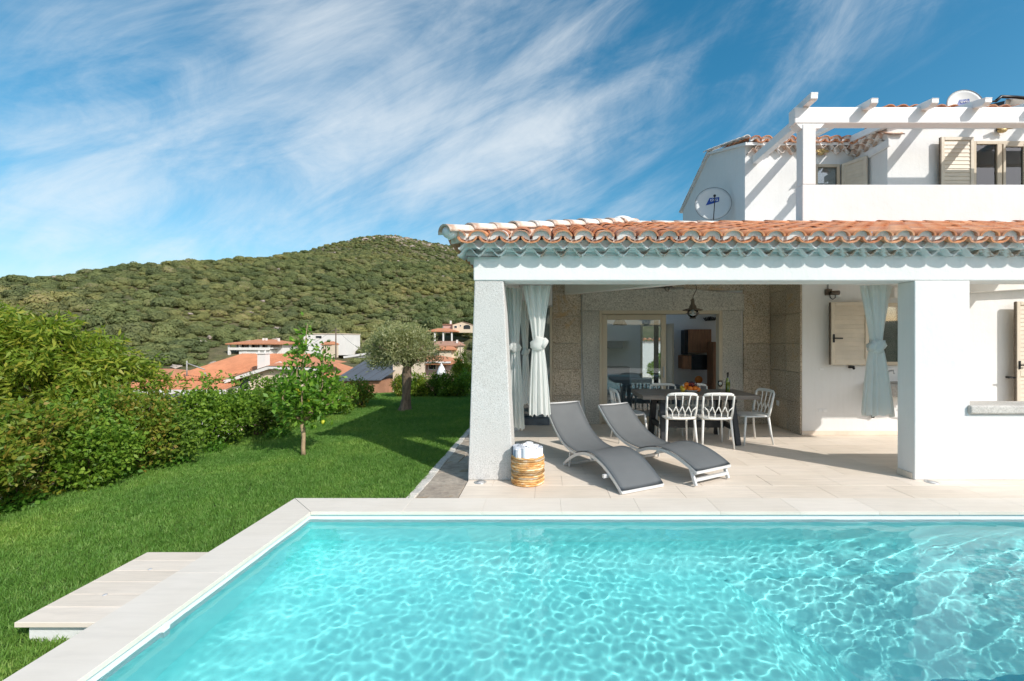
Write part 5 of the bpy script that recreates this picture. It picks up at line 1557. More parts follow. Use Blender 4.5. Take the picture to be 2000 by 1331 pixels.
shrub('dark hedge shrub with rusty tips, second along the lawn from the left edge', -5.40, 4.55, .60, .58, 1.12, 'leaf_rust', 2, 1.1)
shrub('glossy bright green hedge shrub between two rusty ones', -5.22, 5.02, .48, .42, 1.05, 'leaf_green', 3, 1.1, .055, .032)
shrub('tall orange tipped hedge shrub below the far white house with the dark window', -5.35, 5.62, .56, .46, 1.10, 'leaf_rust', 4, 1.1)
shrub('small dark green hedge shrub at the foot of the orange tipped one', -5.05, 5.95, .36, .34, .72, 'leaf_dark', 5)
shrub('broad rounded dark green hedge shrub in front of the orange roofed house', -5.20, 7.02, .60, .55, 1.08, 'leaf_green', 6, 1.1)
shrub('rounded dark hedge shrub left of the lemon tree, under the white gable', -5.05, 7.78, .56, .50, 1.04, 'leaf_dark', 7, 1.1)
shrub('loose hedge shrub directly behind the lemon tree', -5.05, 8.30, .55, .50, .92, 'leaf_green', 8, .7)
shrub('yellow green hedge shrub just right of the lemon tree trunk', -4.95, 9.10, .52, .50, .88, 'leaf_yellow', 9, .9)
shrub('green hedge shrub right of the lemon tree before the grey roof', -4.85, 10.0, .55, .55, .90, 'leaf_green', 10, .8)
shrub('dark reddish hedge shrub at the corner where the hedge turns', -4.70, 11.2, .40, .40, .72, 'leaf_rust', 11, .8)
BG = 'shrubs of the low back hedge'
for k, (x, lab, lm, h) in enumerate(((-4.35, 'rusty leaved shrub at the left end of the low back hedge', 'leaf_rust', .62), (-4.0, 'green shrub second from the left in the low back hedge', 'leaf_green', .66), (-3.68, 'yellow flecked shrub in the back hedge just left of the olive trunk', 'leaf_yellow', .62),
        (-3.30, 'grey green shrub in the back hedge just right of the olive trunk', 'leaf_dark', .66), (-3.0, 'green shrub in the back hedge, second right of the olive trunk', 'leaf_green', .68), (-2.72, 'dry yellowish shrub in the back hedge, third right of the olive trunk', 'leaf_yellow', .64), (-2.42, 'green shrub at the right end of the back hedge, beside the pillar', 'leaf_green', .72))):
    shrub(lab, x, 13.1 + .08 * (k % 2), .30, .28, h, lm, 30 + k, 1.2, .06, .03, 4, BG)
shrub('tall yellow green shrub behind the right end of the back hedge', -2.72, 14.3, .32, .3, 1.30, 'leaf_yellow', 40, 1.0, .07, .03, 5, BG)
# bright weeds at the foot of the hedge
WG = 'leafy weeds at the foot of the hedge'
for k, (px, py, r_, lab) in enumerate(((20, 1000, .22, 'bright weeds under the nearest rusty shrub at the left edge'), (150, 955, .26, 'bright leafy weeds under the second rusty shrub'), (230, 940, .2, 'leafy weeds below the glossy green shrub'), (330, 915, .22, 'low bright weeds at the foot of the orange tipped shrub'), (420, 885, .2, 'leafy weeds in front of the broad rounded shrub'), (545, 862, .14, 'small bright weed tuft between hedge and lemon trunk'))):
    Yd = 860 * 1.68 / (py - 668); p = at(px, py, Yd); z0 = float(lawn_z(p.x, Yd))
    plant('weed_clump', lab, 'weed', (p.x - .05, Yd + .05, z0), [((p.x - .05, Yd + .05, z0 + .07), (r_, r_, .10))], 'leaf_bright', 60, 6, .03, .05, .035, 60 + k, 0, WG, .004, 6, inner=.1)

# big fruit tree behind the hedge: drooping narrow leaves
zt = -1.0
rgf = np.random.default_rng(15)
sprays = []
for k in range(46):
    cx = rgf.uniform(-8.7, -6.1); topz = np.interp(cx, [-8.7, -7.6, -6.9, -6.3, -5.7], [1.95, 1.85, 1.6, 1.25, .95])
    zc_ = topz - abs(rgf.normal(0, .45)) + .12; r_ = rgf.uniform(.12, .30)
    sprays.append(((cx, 6.45 + rgf.uniform(-.55, .3), zc_), (r_ * rgf.uniform(.9, 1.6), r_, r_ * rgf.uniform(.5, .9))))
for k in range(16):
    cx = rgf.uniform(-8.6, -6.0); topz = np.interp(cx, [-8.7, -7.6, -6.9, -6.3, -5.7], [2.05, 1.98, 1.72, 1.36, 1.02])
    sprays.append(((cx, 6.4 + rgf.uniform(-.3, .3), topz), (.05, .05, rgf.uniform(.08, .2))))
plant('fruit_tree', 'large yellowish green fruit tree with drooping leaves behind the hedge at the left', 'tree', (-7.3, 6.6, zt),
      [((-7.4, 6.5, 1.05), (.9, .8, .6)), ((-6.6, 6.7, .85), (.7, .7, .5)), ((-8.1, 6.4, 1.35), (.55, .6, .48)), ((-7.0, 6.4, .5), (1.1, .6, .5)),
       ((-6.85, 6.5, 1.42), (.55, .5, .30)), ((-8.5, 6.3, .7), (.8, .7, .8)), ((-7.3, 6.5, 1.85), (.10, .10, .22)), ((-6.35, 6.7, 1.22), (.25, .3, .2)), ((-5.75, 6.9, .98), (.22, .3, .12)), ((-7.9, 6.2, 1.92), (.12, .12, .16)), ((-6.95, 6.4, 1.72), (.12, .1, .16)), ((-6.5, 6.6, 1.45), (.12, .12, .12)), ((-7.6, 6.3, 1.98), (.07, .07, .14)), ((-6.05, 6.7, 1.2), (.12, .12, .1)), ((-8.3, 6.2, 2.02), (.2, .2, .14))] + sprays,
      'leaf_yellow', 1650, 12, .06, .115, .031, 21, .55, None, .022, 34, trunk=([(-7.3, 6.6, zt), (-7.28, 6.6, -.5), (-7.25, 6.6, .05)], [.11, .09, .075]), inner=.3, stem_m='bark')
plant('fruit_tree', 'taller dark clump of fruit tree cut by the left edge of the picture', 'tree', (-9.3, 7.3, zt),
      [((-9.2, 7.2, 1.75), (.55, .5, .42)), ((-9.0, 7.0, 1.25), (.6, .5, .5)), ((-9.4, 7.2, 2.1), (.25, .25, .2)), ((-8.85, 7.1, 1.95), (.2, .2, .18))], 'leaf_yellow', 420, 11, .06, .11, .03, 22, .5, None, .018, 14, trunk=([(-9.3, 7.3, zt), (-9.28, 7.3, .3)], [.1, .06]), stem_m='bark')

# lemon tree on the lawn
rg = np.random.default_rng(31)
bx, by = -3.45, 6.28; bz = float(lawn_z(bx, by))
t = thing('lemon_tree', 'young lemon tree with slim trunk and a few lemons on the lawn', 'tree', (bx, by, bz))
fork = Vector((bx - .012, by, .44))
shoots = [((bx - .16, by + .02, .66), (bx - .15, by + .05, 1.15), (bx - .10, by, 1.62)), ((bx - .16, by, .66), (bx - .04, by + .05, 1.25), (bx + .07, by, 1.86)), ((bx + .14, by, .62), (bx + .30, by + .05, .95), (bx + .36, by, 1.58)), ((bx + .14, by + .04, .62), (bx + .38, by + .1, .85), (bx + .50, by + .1, 1.18)),
          ((bx - .18, by + .06, .64), (bx - .34, by + .1, .90), (bx - .36, by + .05, 1.20)), ((bx + .06, by - .12, .62), (bx + .12, by - .22, .88), (bx + .18, by - .15, 1.12)), ((bx + .2, by, .62), (bx + .42, by - .05, .70), (bx + .62, by, .78)), ((bx - .14, by - .08, .62), (bx - .22, by - .2, .82), (bx - .16, by - .15, 1.05)), ((bx + .1, by + .15, .66), (bx + .18, by + .25, 1.0), (bx + .22, by + .2, 1.36))]
shoots = [tuple((bx + (q[0] - bx) * .82, q[1], q[2]) for q in s_) for s_ in shoots]
mb = MB()
mb.tube([(bx + .005, by, bz - .03), (bx - .005, by, bz + .12), (bx + .004, by, bz + .28), tuple(fork)], [.036, .029, .027, .034], 9)
Pl = []; Dl = []
for s in shoots:
    pts = [fork, Vector(s[0]), Vector(s[1]), Vector(s[2])]
    mb.tube(pts, [.022, .016, .010, .004], 6)
    for q in range(215):
        u = rg.uniform(.75, 3.0); i = min(int(u), 2); p = pts[i].lerp(pts[i + 1], u - i)
        off = Vector(rg.normal(size=3)) * (.085 if u < 2.3 else .045)
        Pl.append(p + off); Dl.append(off.normalized() * .8 + Vector(rg.normal(size=3)) * .5 + Vector((0, 0, .15)))
mb.build('trunk', 'young_bark', t)
V, F = leaf_arrays(rg, np.array([tuple(p) for p in Pl]), np.array([tuple(p) for p in Dl]), .085, .044, .2)
link('crown', np_mesh('crown', V, F, 'leaf_lemon'), t)
for (px, py) in ((631, 825), (586, 768), (580, 763), (604, 782)):
    p = at(px, py, by - .12)
    o = MB().sphere((0, 0, 0), .027, 10, 8, (1, 1, 1.25)).build('lemon', 'lemon', t); o.location = p

# olive tree at the back of the lawn
ox, oy = -3.356, 10.42; oz = float(lawn_z(ox, oy))
rg = np.random.default_rng(41)
t = thing('olive_tree', 'old olive tree with thick gnarled trunk and silvery crown on the lawn', 'tree', (ox, oy, oz))
v = []; f = []; n = 16
levels = [(0, .19), (.05, .15), (.14, .12), (.3, .10), (.5, .092), (.7, .095), (.88, .105), (1.0, .10), (1.1, .08)]
for i, (z, r_) in enumerate(levels):
    cx = .02 * math.sin(z * 3) + .10 * z; cy = .03 * math.sin(z * 4 + 1)
    for k in range(n):
        a = 2 * PI * k / n; q = r_ * (1 + .13 * math.sin(3 * a + z * 4) + .08 * math.sin(7 * a - z * 6) + (.25 if i == 0 else 0) * math.sin(5 * a) ** 2)
        v.append((ox + cx + q * math.cos(a), oy + cy + q * math.sin(a), oz - .02 + z))
for i in range(len(levels) - 1):
    for k in range(n): f.append((i * n + k, i * n + (k + 1) % n, (i + 1) * n + (k + 1) % n, (i + 1) * n + k))
mb = MB().add(v, f, True)
cc = Vector((ox - .02, oy, 1.50))
tops = []
for k in range(15):
    a = k * 2.4; el = rg.uniform(-.25, 1.0)
    e = cc + Vector((math.cos(a) * .72 * math.cos(el), math.sin(a) * .7 * math.cos(el), .40 * math.sin(el) - .02)); tops.append(e)
    b0 = Vector((ox + .11, oy, oz + 1.02))
    mid = b0.lerp(e, .45) + Vector((0, 0, .10)) + Vector(rg.normal(size=3)) * .05
    mb.tube([b0, mid, e], [.055, .028, .008], 6)
mb.build('trunk', 'bark', t)
bl = [((ox - .02, oy, 1.52), (.72, .72, .42)), ((ox - .55, oy, 1.36), (.42, .45, .30)), ((ox + .52, oy, 1.36), (.40, .45, .30)), ((ox - .12, oy - .3, 1.72), (.45, .4, .28)), ((ox + .28, oy - .1, 1.70), (.42, .4, .26)), ((ox - .42, oy + .1, 1.62), (.4, .4, .26)), ((ox + .1, oy - .5, 1.35), (.4, .3, .25)), ((ox - .5, oy - .2, 1.15), (.32, .3, .14))]
(V, F), C = crown(rg, bl, 1600, 9, .055, .085, .018, .0, .2, .8)
link('crown', np_mesh('crown', V, F, 'leaf_olive'), t)

# ================================================================== VILLAGE IN THE VALLEY
def far_house(name, label, base):
    return thing(name, label, 'house', base, group='houses in the valley')
def roof(parent, pts_faces, m='far_roof', name='roof', tiles=None):
    V, F = pts_faces
    return MB().add(V, F).build(name, m, parent)
def hip(x0, x1, y0, y1, ze, zr, ov=.0, ridge=None, th_=.15):
    x0 -= ov; x1 += ov; y0 -= ov; y1 += ov
    h = (y1 - y0) / 2 if ridge is None else ridge
    ym = (y0 + y1) / 2
    V = [(x0, y0, ze), (x1, y0, ze), (x1, y1, ze), (x0, y1, ze), (x0 + h, ym, zr), (x1 - h, ym, zr), (x0, y0, ze - th_), (x1, y0, ze - th_), (x1, y1, ze - th_), (x0, y1, ze - th_)]
    F = [(0, 1, 5, 4), (1, 2, 5), (2, 3, 4, 5), (3, 0, 4), (6, 9, 8, 7), (0, 6, 7, 1), (1, 7, 8, 2), (2, 8, 9, 3), (3, 9, 6, 0)]
    return V, F
def tile_rolls(parent, a, b_, c, d, n, r_=.06, m='far_roof'):
    """rolls of tile down a roof plane: a-b is the eave, d-c the ridge"""
    mb = MB(); a, b_, c, d = map(Vector, (a, b_, c, d))
    for k in range(n):
        u = (k + .5) / n; p = a.lerp(b_, u); q = d.lerp(c, u)
        mb.tube([p, q], r_, 4, False)
    tag(mb.build('tile_rolls', m, parent), kind='stuff')
def win(parent, x, y, z, w, h, name='window'):
    f = MB().box(x - w / 2 - .08, x + w / 2 + .08, y - .05, y, z - .08, z + h + .08).build(name, 'house_white', parent)
    box('pane', 'window_dark', f, x - w / 2, x + w / 2, y - .07, y - .045, z, z + h)
    return f

# A: large orange roof, white walls, chimney
A = far_house('orange_roof_house', 'large white house with long orange tiled roof and white chimney below the garden', (-25, 38, -5.5))
wl_ = MB().box(-30.2, -19.2, 36.0, 44, -6, -1.35).box(-32.5, -24.5, 33.6, 36.0, -6, -1.95)
wl_.prism([(-25.0, -1.36), (-18.6, -1.36), (-21.9, -.02)], 'y', 36.2, 36.4); wl_.build('wall', 'house_white', A)
V, F = hip(-30.6, -18.4, 35.6, 44.6, -1.32, .50, .0, 3.0); r_ = roof(A, (V, F))
tile_rolls(A, V[0], V[1], V[5], V[4], 44, .07)
r2 = MB().add([(-33, 33.3, -2.0), (-24.2, 33.3, -2.0), (-24.2, 36.05, -1.5), (-33, 36.05, -1.5), (-33, 33.3, -2.14), (-24.2, 33.3, -2.14)], [(0, 1, 2, 3), (4, 5, 1, 0)]).build('lower_roof', 'far_roof', A)
tile_rolls(A, (-33, 33.3, -2.0), (-24.2, 33.3, -2.0), (-24.2, 36.05, -1.5), (-33, 36.05, -1.5), 32, .06)
box('fascia', 'house_white', A, -33.05, -24.15, 33.22, 33.32, -2.35, -2.02)
MB().beam((-25.4, 34.9, -1.55), (-21.9, 34.9, -.42), .25, .28).beam((-21.9, 34.9, -.42), (-18.0, 34.9, -.55), .25, .22).build('verge_board', 'house_white', A)
MB().add([(-25.6, 34.7, -1.45), (-21.9, 34.7, -.28), (-21.9, 40.0, .44), (-25.8, 40.0, -.2)], [(0, 1, 2, 3)]).add([(-21.9, 34.7, -.28), (-18.0, 34.7, -.40), (-18.0, 40, -.2), (-21.9, 40, .44)], [(0, 1, 2, 3)]).build('gable_roof', 'far_roof', A)
MB().prism([(-25.2, -6), (-18.3, -6), (-18.3, -.6), (-21.9, -.5), (-25.2, -1.6)], 'y', 35.3, 35.5).build('gable_wall', 'house_cream', A)
p = at(515, 705, 36)
ch = MB().box(p.x - .32, p.x + .32, 35.7, 36.3, -.8, .62).box(p.x - .38, p.x + .38, 35.62, 36.38, .62, .72).build('chimney', 'house_white', A)
MB().box(p.x - .3, p.x + .3, 35.7, 36.3, .92, 1.0).box(p.x - .28, p.x - .2, 35.75, 35.85, .72, .92).box(p.x + .2, p.x + .28, 35.75, 35.85, .72, .92).build('chimney_cap', 'house_white', ch)
win(A, at(345, 780, 33.6).x, 33.59, -3.35, 1.5, .75); win(A, at(478, 755, 35.3).x, 35.29, -2.2, .7, 1.0)
MB().tube([at(365, 735, 35), at(365, 705, 35)], .05, 5).tube([at(366, 710, 35), at(400, 722, 35)], .05, 5).tube([at(400, 728, 35), at(404, 738, 35)], .05, 5).build('railing', 'house_grey', A)

# B: two storeys with a loggia of pillars
Yb = 100.0
def bx_(px): return (px - 1065) / 860 * Yb
def bz_(py): return 1.6 - (py - 668) / 860 * Yb
Bh = far_house('loggia_house', 'two storey white house with pillared loggia and flat hipped red roof on the slope', (bx_(495), Yb, bz_(700)))
MB().box(bx_(448), bx_(540), Yb + 2.2, Yb + 9, bz_(712), bz_(672)).box(bx_(446), bx_(533), Yb, Yb + 2.2, bz_(682), bz_(679)).box(bx_(446), bx_(527), Yb - .1, Yb + .15, bz_(684), bz_(680)).build('wall', 'house_white', Bh)
MB().box(bx_(465), bx_(527), Yb + .3, Yb + 2.2, bz_(712), bz_(684)).build('ground_wall', 'house_white', Bh)
for px in (447, 468, 488, 509, 525):
    box('pillar', 'house_white', Bh, bx_(px) - .22, bx_(px) + .22, Yb - .05, Yb + .4, bz_(680 if px > 447 else 712), bz_(671.5))
roof(Bh, hip(bx_(444), bx_(547), Yb - .7, Yb + 9.5, bz_(671), bz_(663), 0, 4.2, .25))
for px, w in ((457, 1.5), (478, 1.6), (499, 1.5)): win(Bh, bx_(px), Yb + 2.19, bz_(680), w, .9)
box('garage_door', 'window_dark', Bh, bx_(449), bx_(463), Yb + 2.1, Yb + 2.19, bz_(700), bz_(687))
box('door', 'house_white', Bh, bx_(473), bx_(481), Yb + .2, Yb + .29, bz_(700), bz_(687))
for px in (497, 503, 528): box('chimney', 'house_white', Bh, bx_(px) - .16, bx_(px) + .16, Yb + 3, Yb + 3.4, bz_(668), bz_(660.5))

# C: pale flat block with small annexe
Yb = 106.0
Ch = far_house('flat_block_house', 'long pale flat roofed house half hidden by the lemon tree top', (bx_(628), Yb, bz_(690)))
MB().box(bx_(593), bx_(676), Yb, Yb + 8, bz_(694), bz_(653)).build('wall', 'house_white', Ch)
box('roof_edge', 'house_cream', Ch, bx_(592), bx_(677), Yb - .15, Yb + 8.1, bz_(653), bz_(651.5))
win(Ch, bx_(604.5), Yb - .01, bz_(658.5), .5, .3)
f = win(Ch, bx_(622), Yb - .01, bz_(660.5), 1.2, .5); box('opening', 'window_dark', Ch, bx_(624), bx_(628), Yb - .09, Yb - .02, bz_(661), bz_(656.5))
C2 = far_house('annexe_house', 'tiny cream annexe with red roof below the flat block house', (bx_(668), 98, bz_(695)))
MB().box(bx_(661), bx_(680), 98, 101, bz_(697), bz_(672.5)).build('wall', 'house_cream', C2)
roof(C2, hip(bx_(660), bx_(681), 97.7, 101.3, bz_(672), bz_(667), 0, .4)); win(C2, bx_(664), 97.99, bz_(680), .5, .4)

# D: pink and cream house high on the right with arched loggia
Yb = 125.0
D = far_house('gabled_hill_house', 'cream gabled house with arched opening and red lean-to roof high on the right slope', (bx_(885), Yb, bz_(655)))
MB().prism([(bx_(884), bz_(650)), (bx_(920), bz_(650)), (bx_(920), bz_(634)), (bx_(903), bz_(629)), (bx_(884), bz_(634))], 'y', Yb, Yb + 7).build('wall', 'house_cream', D)
MB().box(bx_(864), bx_(884), Yb + 1, Yb + 6, bz_(650), bz_(634)).build('pink_wall', 'house_pink', D)
MB().add([(bx_(882.5), Yb - .2, bz_(634.3)), (bx_(903), Yb - .2, bz_(628.2)), (bx_(903), Yb + 7, bz_(628.2)), (bx_(882.5), Yb + 7, bz_(634.3)), (bx_(921.5), Yb - .2, bz_(634.3)), (bx_(921.5), Yb + 7, bz_(634.3))], [(0, 1, 2, 3), (1, 4, 5, 2)]).build('roof', 'far_roof_old', D)
MB().box(bx_(863), bx_(884), Yb + .6, Yb + 6, bz_(634), bz_(633)).build('side_roof', 'far_roof_old', D)
arch = [(bx_(905.5) , bz_(643)), (bx_(918.5), bz_(643)), (bx_(918.5), bz_(638))] + [(bx_(912) + (bx_(918.5) - bx_(912)) * math.cos(a), bz_(638) + .45 * math.sin(a)) for a in np.linspace(.2, PI - .2, 8)] + [(bx_(905.5), bz_(638))]
MB().prism(arch, 'y', Yb - .06, Yb - .01).build('arched_opening', 'window_dark', D)
win(D, bx_(890), Yb - .01, bz_(641), .7, .6); win(D, bx_(899.5), Yb - .01, bz_(638), .3, .4)
roof(D, hip(bx_(842), bx_(897), Yb - 5, Yb + .5, bz_(647.5), bz_(642), 0, 2.4, .25), 'far_roof', 'lean_to_roof')
for px in (857, 873, 889): box('pillar', 'house_white', D, bx_(px) - .18, bx_(px) + .18, Yb - 4.6, Yb - 4.2, bz_(672), bz_(649))
for px, py in ((877, 626), (862, 637), (867, 638.5)): box('chimney', 'house_white', D, bx_(px) - .22, bx_(px) + .22, Yb + 2, Yb + 2.5, bz_(643), bz_(py))

# E: cream house with old tiled roof, below D
Yb = 72.0
Eh = far_house('cream_tiled_house', 'cream house with faded tiled roof and chimney right of the olive crown', (bx_(860), Yb, bz_(705)))
MB().box(bx_(822), bx_(895), Yb, Yb + 5, bz_(712), bz_(675)).build('wall', 'house_cream', Eh)
MB().box(bx_(858), bx_(884), Yb - 1.2, Yb, bz_(712), bz_(682)).build('porch_wall', 'house_cream', Eh)
roof(Eh, hip(bx_(820), bx_(897), Yb - .5, Yb + 5.5, bz_(674.5), bz_(666.5), 0, .6, .2), 'far_roof_old')
roof(Eh, hip(bx_(855), bx_(893), Yb - 1.7, Yb + .2, bz_(682), bz_(677), 0, .5, .15), 'far_roof', 'porch_roof')
box('chimney', 'house_white', Eh, bx_(890) - .13, bx_(890) + .13, Yb + 1, Yb + 1.3, bz_(675), bz_(664))
# F: orange roofed house with pink wall, close behind the hedge
Yb = 40.0
Fh = far_house('pink_wall_house', 'pink walled house with orange roof and white fascia behind the back hedge', (bx_(855), Yb, bz_(745)))
MB().box(bx_(780), bx_(868), Yb + .5, Yb + 4.5, bz_(765), bz_(708)).build('wall', 'house_pink', Fh)
roof(Fh, hip(bx_(775), bx_(883), Yb - .5, Yb + 5, bz_(706.5), bz_(696), 0, 1.6, .25)); box('fascia', 'house_white', Fh, bx_(775), bx_(883), Yb - .58, Yb - .5, bz_(709), bz_(706))
win(Fh, bx_(842), Yb + .49, bz_(722), .6, .5); win(Fh, bx_(815), Yb + .49, bz_(724), .6, .5)
t = thing('garden_parasol', 'closed white garden parasol before the pink walled house', 'parasol', (bx_(862), 36, -4))
p = at(862, 712, 36)
MB().tube([(p.x, 36, -4), (p.x, 36, p.z + .1)], .03, 6).build('pole', 'pole_wood', t)
MB().lathe([(.02, .1), (.25, -.3), (.42, -.8), (.5, -1.3)], 10, (p.x, 36, p.z), close=False).build('canopy', 'white_paint', t)
# G: grey sheet roof over brick
Yb = 29.0
G = far_house('grey_roof_house', 'low brick house with dark grey sheet roof between lemon tree and olive', (bx_(710), Yb, bz_(770)))
MB().box(bx_(655), bx_(752), Yb, Yb + 5, bz_(790), bz_(744)).build('wall', 'house_brick', G)
Rg = MB().add([(bx_(652), Yb - .25, bz_(743)), (bx_(748), Yb - .25, bz_(741)), (bx_(772), Yb + 4.2, bz_(697) - .22), (bx_(672), Yb + 4.2, bz_(697) - .22)], [(0, 1, 2, 3)]).add([(bx_(652), Yb - .25, bz_(744.5)), (bx_(748), Yb - .25, bz_(742.5)), (bx_(748), Yb - .25, bz_(741)), (bx_(652), Yb - .25, bz_(743))], [(0, 1, 2, 3)]).build('roof', 'sheet_roof', G)
for k in range(5):
    a = Vector((bx_(652), Yb - .25, bz_(743))).lerp(Vector((bx_(748), Yb - .25, bz_(741))), (k + .5) / 5); b_ = Vector((bx_(672), Yb + 4.2, bz_(697) - .22)).lerp(Vector((bx_(772), Yb + 4.2, bz_(697) - .22)), (k + .5) / 5)
    MB().beam(a + Vector((0, 0, .01)), b_ + Vector((0, 0, .01)), .04, .03).build('roof_seam', 'sheet_roof', G)
q = at(672, 698, 33.4); q2 = at(728, 689.5, 33.4)
MB().beam(q, q2, .2, .16).build('verge', 'house_white', G); MB().add([q, q2, at(770, 697, 33.4), at(740, 700, 33.4)], [(0, 1, 2, 3)]).build('far_gable', 'house_grey', G)
MB().box(bx_(752), bx_(790), Yb + 1.5, Yb + 5, bz_(775), bz_(712)).build('side_wall', 'house_cream', G)
# bits of a house seen through the fruit tree
H = far_house('half_hidden_house', 'pinkish house mostly hidden behind the fruit tree at the left', (-42, 45, -5))
MB().box(-45, -38.6, 45, 50, -6, -1.9).build('wall', 'house_pink', H); roof(H, hip(-45.4, -38.2, 44.5, 50.5, -1.9, -1.3, 0, 2)); win(H, -40, 44.99, -3.4, .8, .8)

# utility poles and the wires between them
def pole(label, px, y0, y1, Yd, r_=.11):
    a = at(px, y0, Yd); b_ = at(px, y1, Yd)
    t = thing('utility_pole', label, 'pole', (b_.x, Yd, b_.z), group='utility poles in the valley')
    MB().tube([b_, a], [r_, r_ * .7], 7).build('shaft', 'pole_wood', t)
    MB().box(a.x - .5, a.x + .5, Yd - .05, Yd + .05, a.z - .35, a.z - .25).build('cross_arm', 'pole_wood', t)
    return a
pa = pole('wooden utility pole above the flat block house', 656, 641, 720, 60)
pb = pole('thin street lamp pole right of the cream house', 899, 672, 705, 65, .07)
wr = MB()
def sag(a, b_, s):
    a = Vector(a); b_ = Vector(b_)
    return [a.lerp(b_, k / 10) - Vector((0, 0, s * 4 * (k / 10) * (1 - k / 10))) for k in range(11)]
for (a, b_, lab) in ((pa, at(430, 738, 36), 'overhead wire from the pole down to the orange roofed house'), (pa, at(760, 700, 40), 'overhead wire from the pole towards the grey roofed house')):
    o = MB().tube(sag(a, b_, .8), .018, 4).build('overhead_wire', 'wire'); tag(o, lab, 'wire', 'overhead wires')

# garden wall with tiles, seen through the back door of the room
gw = thing('garden_wall', 'white garden wall with tiled coping seen through the glass door', 'wall', (6, 20.5, 0))
MB().box(1.5, 12, 20.5, 20.75, -3.4, 1.62).build('wall', 'plaster', gw)
x = 1.6
while x < 9:
    link('coping_tile', cov_me[0], gw, (x, 20.35, 1.66), (.2, 0, 0)); x += SP
box('back_yard', 'deck_stone', None, -1, 12, 13.4, 20.5, -.4, -.02).__setitem__('kind', 'structure')
shrub('dark shrub before the garden wall, seen through the glass door', 5.1, 19.2, .6, .5, 1.1, 'leaf_green', 70, .5, .08, .04, 4, 'shrubs before the garden wall')

# ================================================================== HILLSIDE SCRUB
def bush_mesh(seed, n=800, size=.155):
    """dome of leaf tufts that face outwards, so that the dome takes light and shade"""
    rg = np.random.default_rng(seed)
    bl = [((0, 0, .42), (1.0, 1.0, .62))]
    for k in range(7):
        a = rg.uniform(0, 6.28); q = rg.uniform(.35, .75); bl.append(((math.cos(a) * q, math.sin(a) * q, rg.uniform(.35, .75)), (.46, .46, .36)))
    w = np.array([r[0] * r[0] for _, r in bl]); pick = rg.choice(len(bl), n, p=w / w.sum())
    C = np.array([c for c, _ in bl])[pick]; Rd = np.array([r for _, r in bl])[pick]
    d = unit(rg.normal(size=(n, 3))); d[:, 2] = np.abs(d[:, 2]) * np.where(rg.random(n) < .8, 1, -.4)
    P = C + d * Rd * rg.uniform(.92, 1.06, (n, 1)); nn = unit(d / Rd + rg.normal(size=(n, 3)) * .30)
    t1 = unit(np.cross(nn, rg.normal(size=(n, 3)))); t2 = np.cross(nn, t1); h = size * rg.uniform(.6, 1.3, (n, 1))
    V = np.stack([P - t1 * h * .6, P - t2 * h * .5 + nn * h * .1, P + t1 * h * .7, P + t2 * h * .5 + nn * h * .1], 1).reshape(-1, 3)
    return V, np.arange(n * 4).reshape(n, 4)
bushes = bpy.data.collections.new('scrub_bushes')
core = MB()
bush_me = []
for k in range(6):
    V, F = bush_mesh(200 + k)
    rg = np.random.default_rng(300 + k)
    sp = MB().sphere((0, 0, .48), .80, 9, 6, (1, 1, .66))
    sv = np.array(sp.v) + rg.normal(size=(len(sp.v), 3)) * .05
    me = bpy.data.meshes.new('bush'); allv = [tuple(map(float, p)) for p in V] + [tuple(map(float, p)) for p in sv]
    allf = [tuple(int(i) for i in q) for q in F] + [tuple(i + len(V) for i in q) for q in sp.f]
    me.from_pydata(allv, [], allf); me.materials.append(MAT['scrub']); me.update()
    bush_me.append(me); bushes.objects.link(bpy.data.objects.new('bush', me))
rg = np.random.default_rng(77)
houses_xy = [((px - 1065) / 860 * Y_, Y_, rad_) for px, Y_, rad_ in ((495, 100, 9), (495, 104, 9), (628, 108, 9), (668, 99, 3), (885, 125, 7), (903, 128, 6), (860, 73, 6), (820, 42, 6), (700, 31, 6), (450, 40, 9), (400, 36, 6), (130, 46, 5), (500, 96, 4), (630, 102, 4), (885, 119, 5))]
pts = []
def try_pts(n, r0, r1, th0, th1, s0, s1, cluster):
    r_ = np.sqrt(rg.uniform(r0 * r0, r1 * r1, n)); th = rg.uniform(R(th0), R(th1), n)
    x = r_ * np.sin(th); y = r_ * np.cos(th)
    dn = np.sin(x / 9.3 + 1.3 * np.sin(y / 14)) * np.cos(y / 7.7 + x / 23) + rg.normal(size=n) * .6
    ok = dn > cluster
    for hx, hy, hr in houses_xy: ok &= np.hypot(x - hx, y - hy) > hr
    z = terrain_z(x, y)
    sc = s0 + (s1 - s0) * rg.random(n) ** 1.9
    for a in np.nonzero(ok)[0]: pts.append((x[a], y[a], z[a] - .15 * sc[a], sc[a]))
try_pts(620, 50, 118, -62, 4, .8, 1.9, -.1)
try_pts(13000, 118, 200, -60, 2, .6, 3.0, -.6)
try_pts(26000, 200, 310, -58, 0, .6, 2.8, -.6)
try_pts(20000, 300, 520, -40, 2, .5, 1.9, -.2)
try_pts(260, 20, 52, -110, -48, .5, 1.3, -.3)
pts = np.array(pts)
# thin out so that the crowns stand beside one another
cell = {}; keep = []
for i in np.random.default_rng(8).permutation(len(pts)):
    x, y, z, sz = pts[i]; cx, cy = int(x // 6), int(y // 6); ok = True
    for a in (-1, 0, 1):
        for b_ in (-1, 0, 1):
            for j in cell.get((cx + a, cy + b_), ()):
                if math.hypot(pts[j][0] - x, pts[j][1] - y) < .62 * (pts[j][3] + sz): ok = False; break
            if not ok: break
        if not ok: break
    if ok: keep.append(i); cell.setdefault((cx, cy), []).append(i)
pts = pts[np.array(keep)]
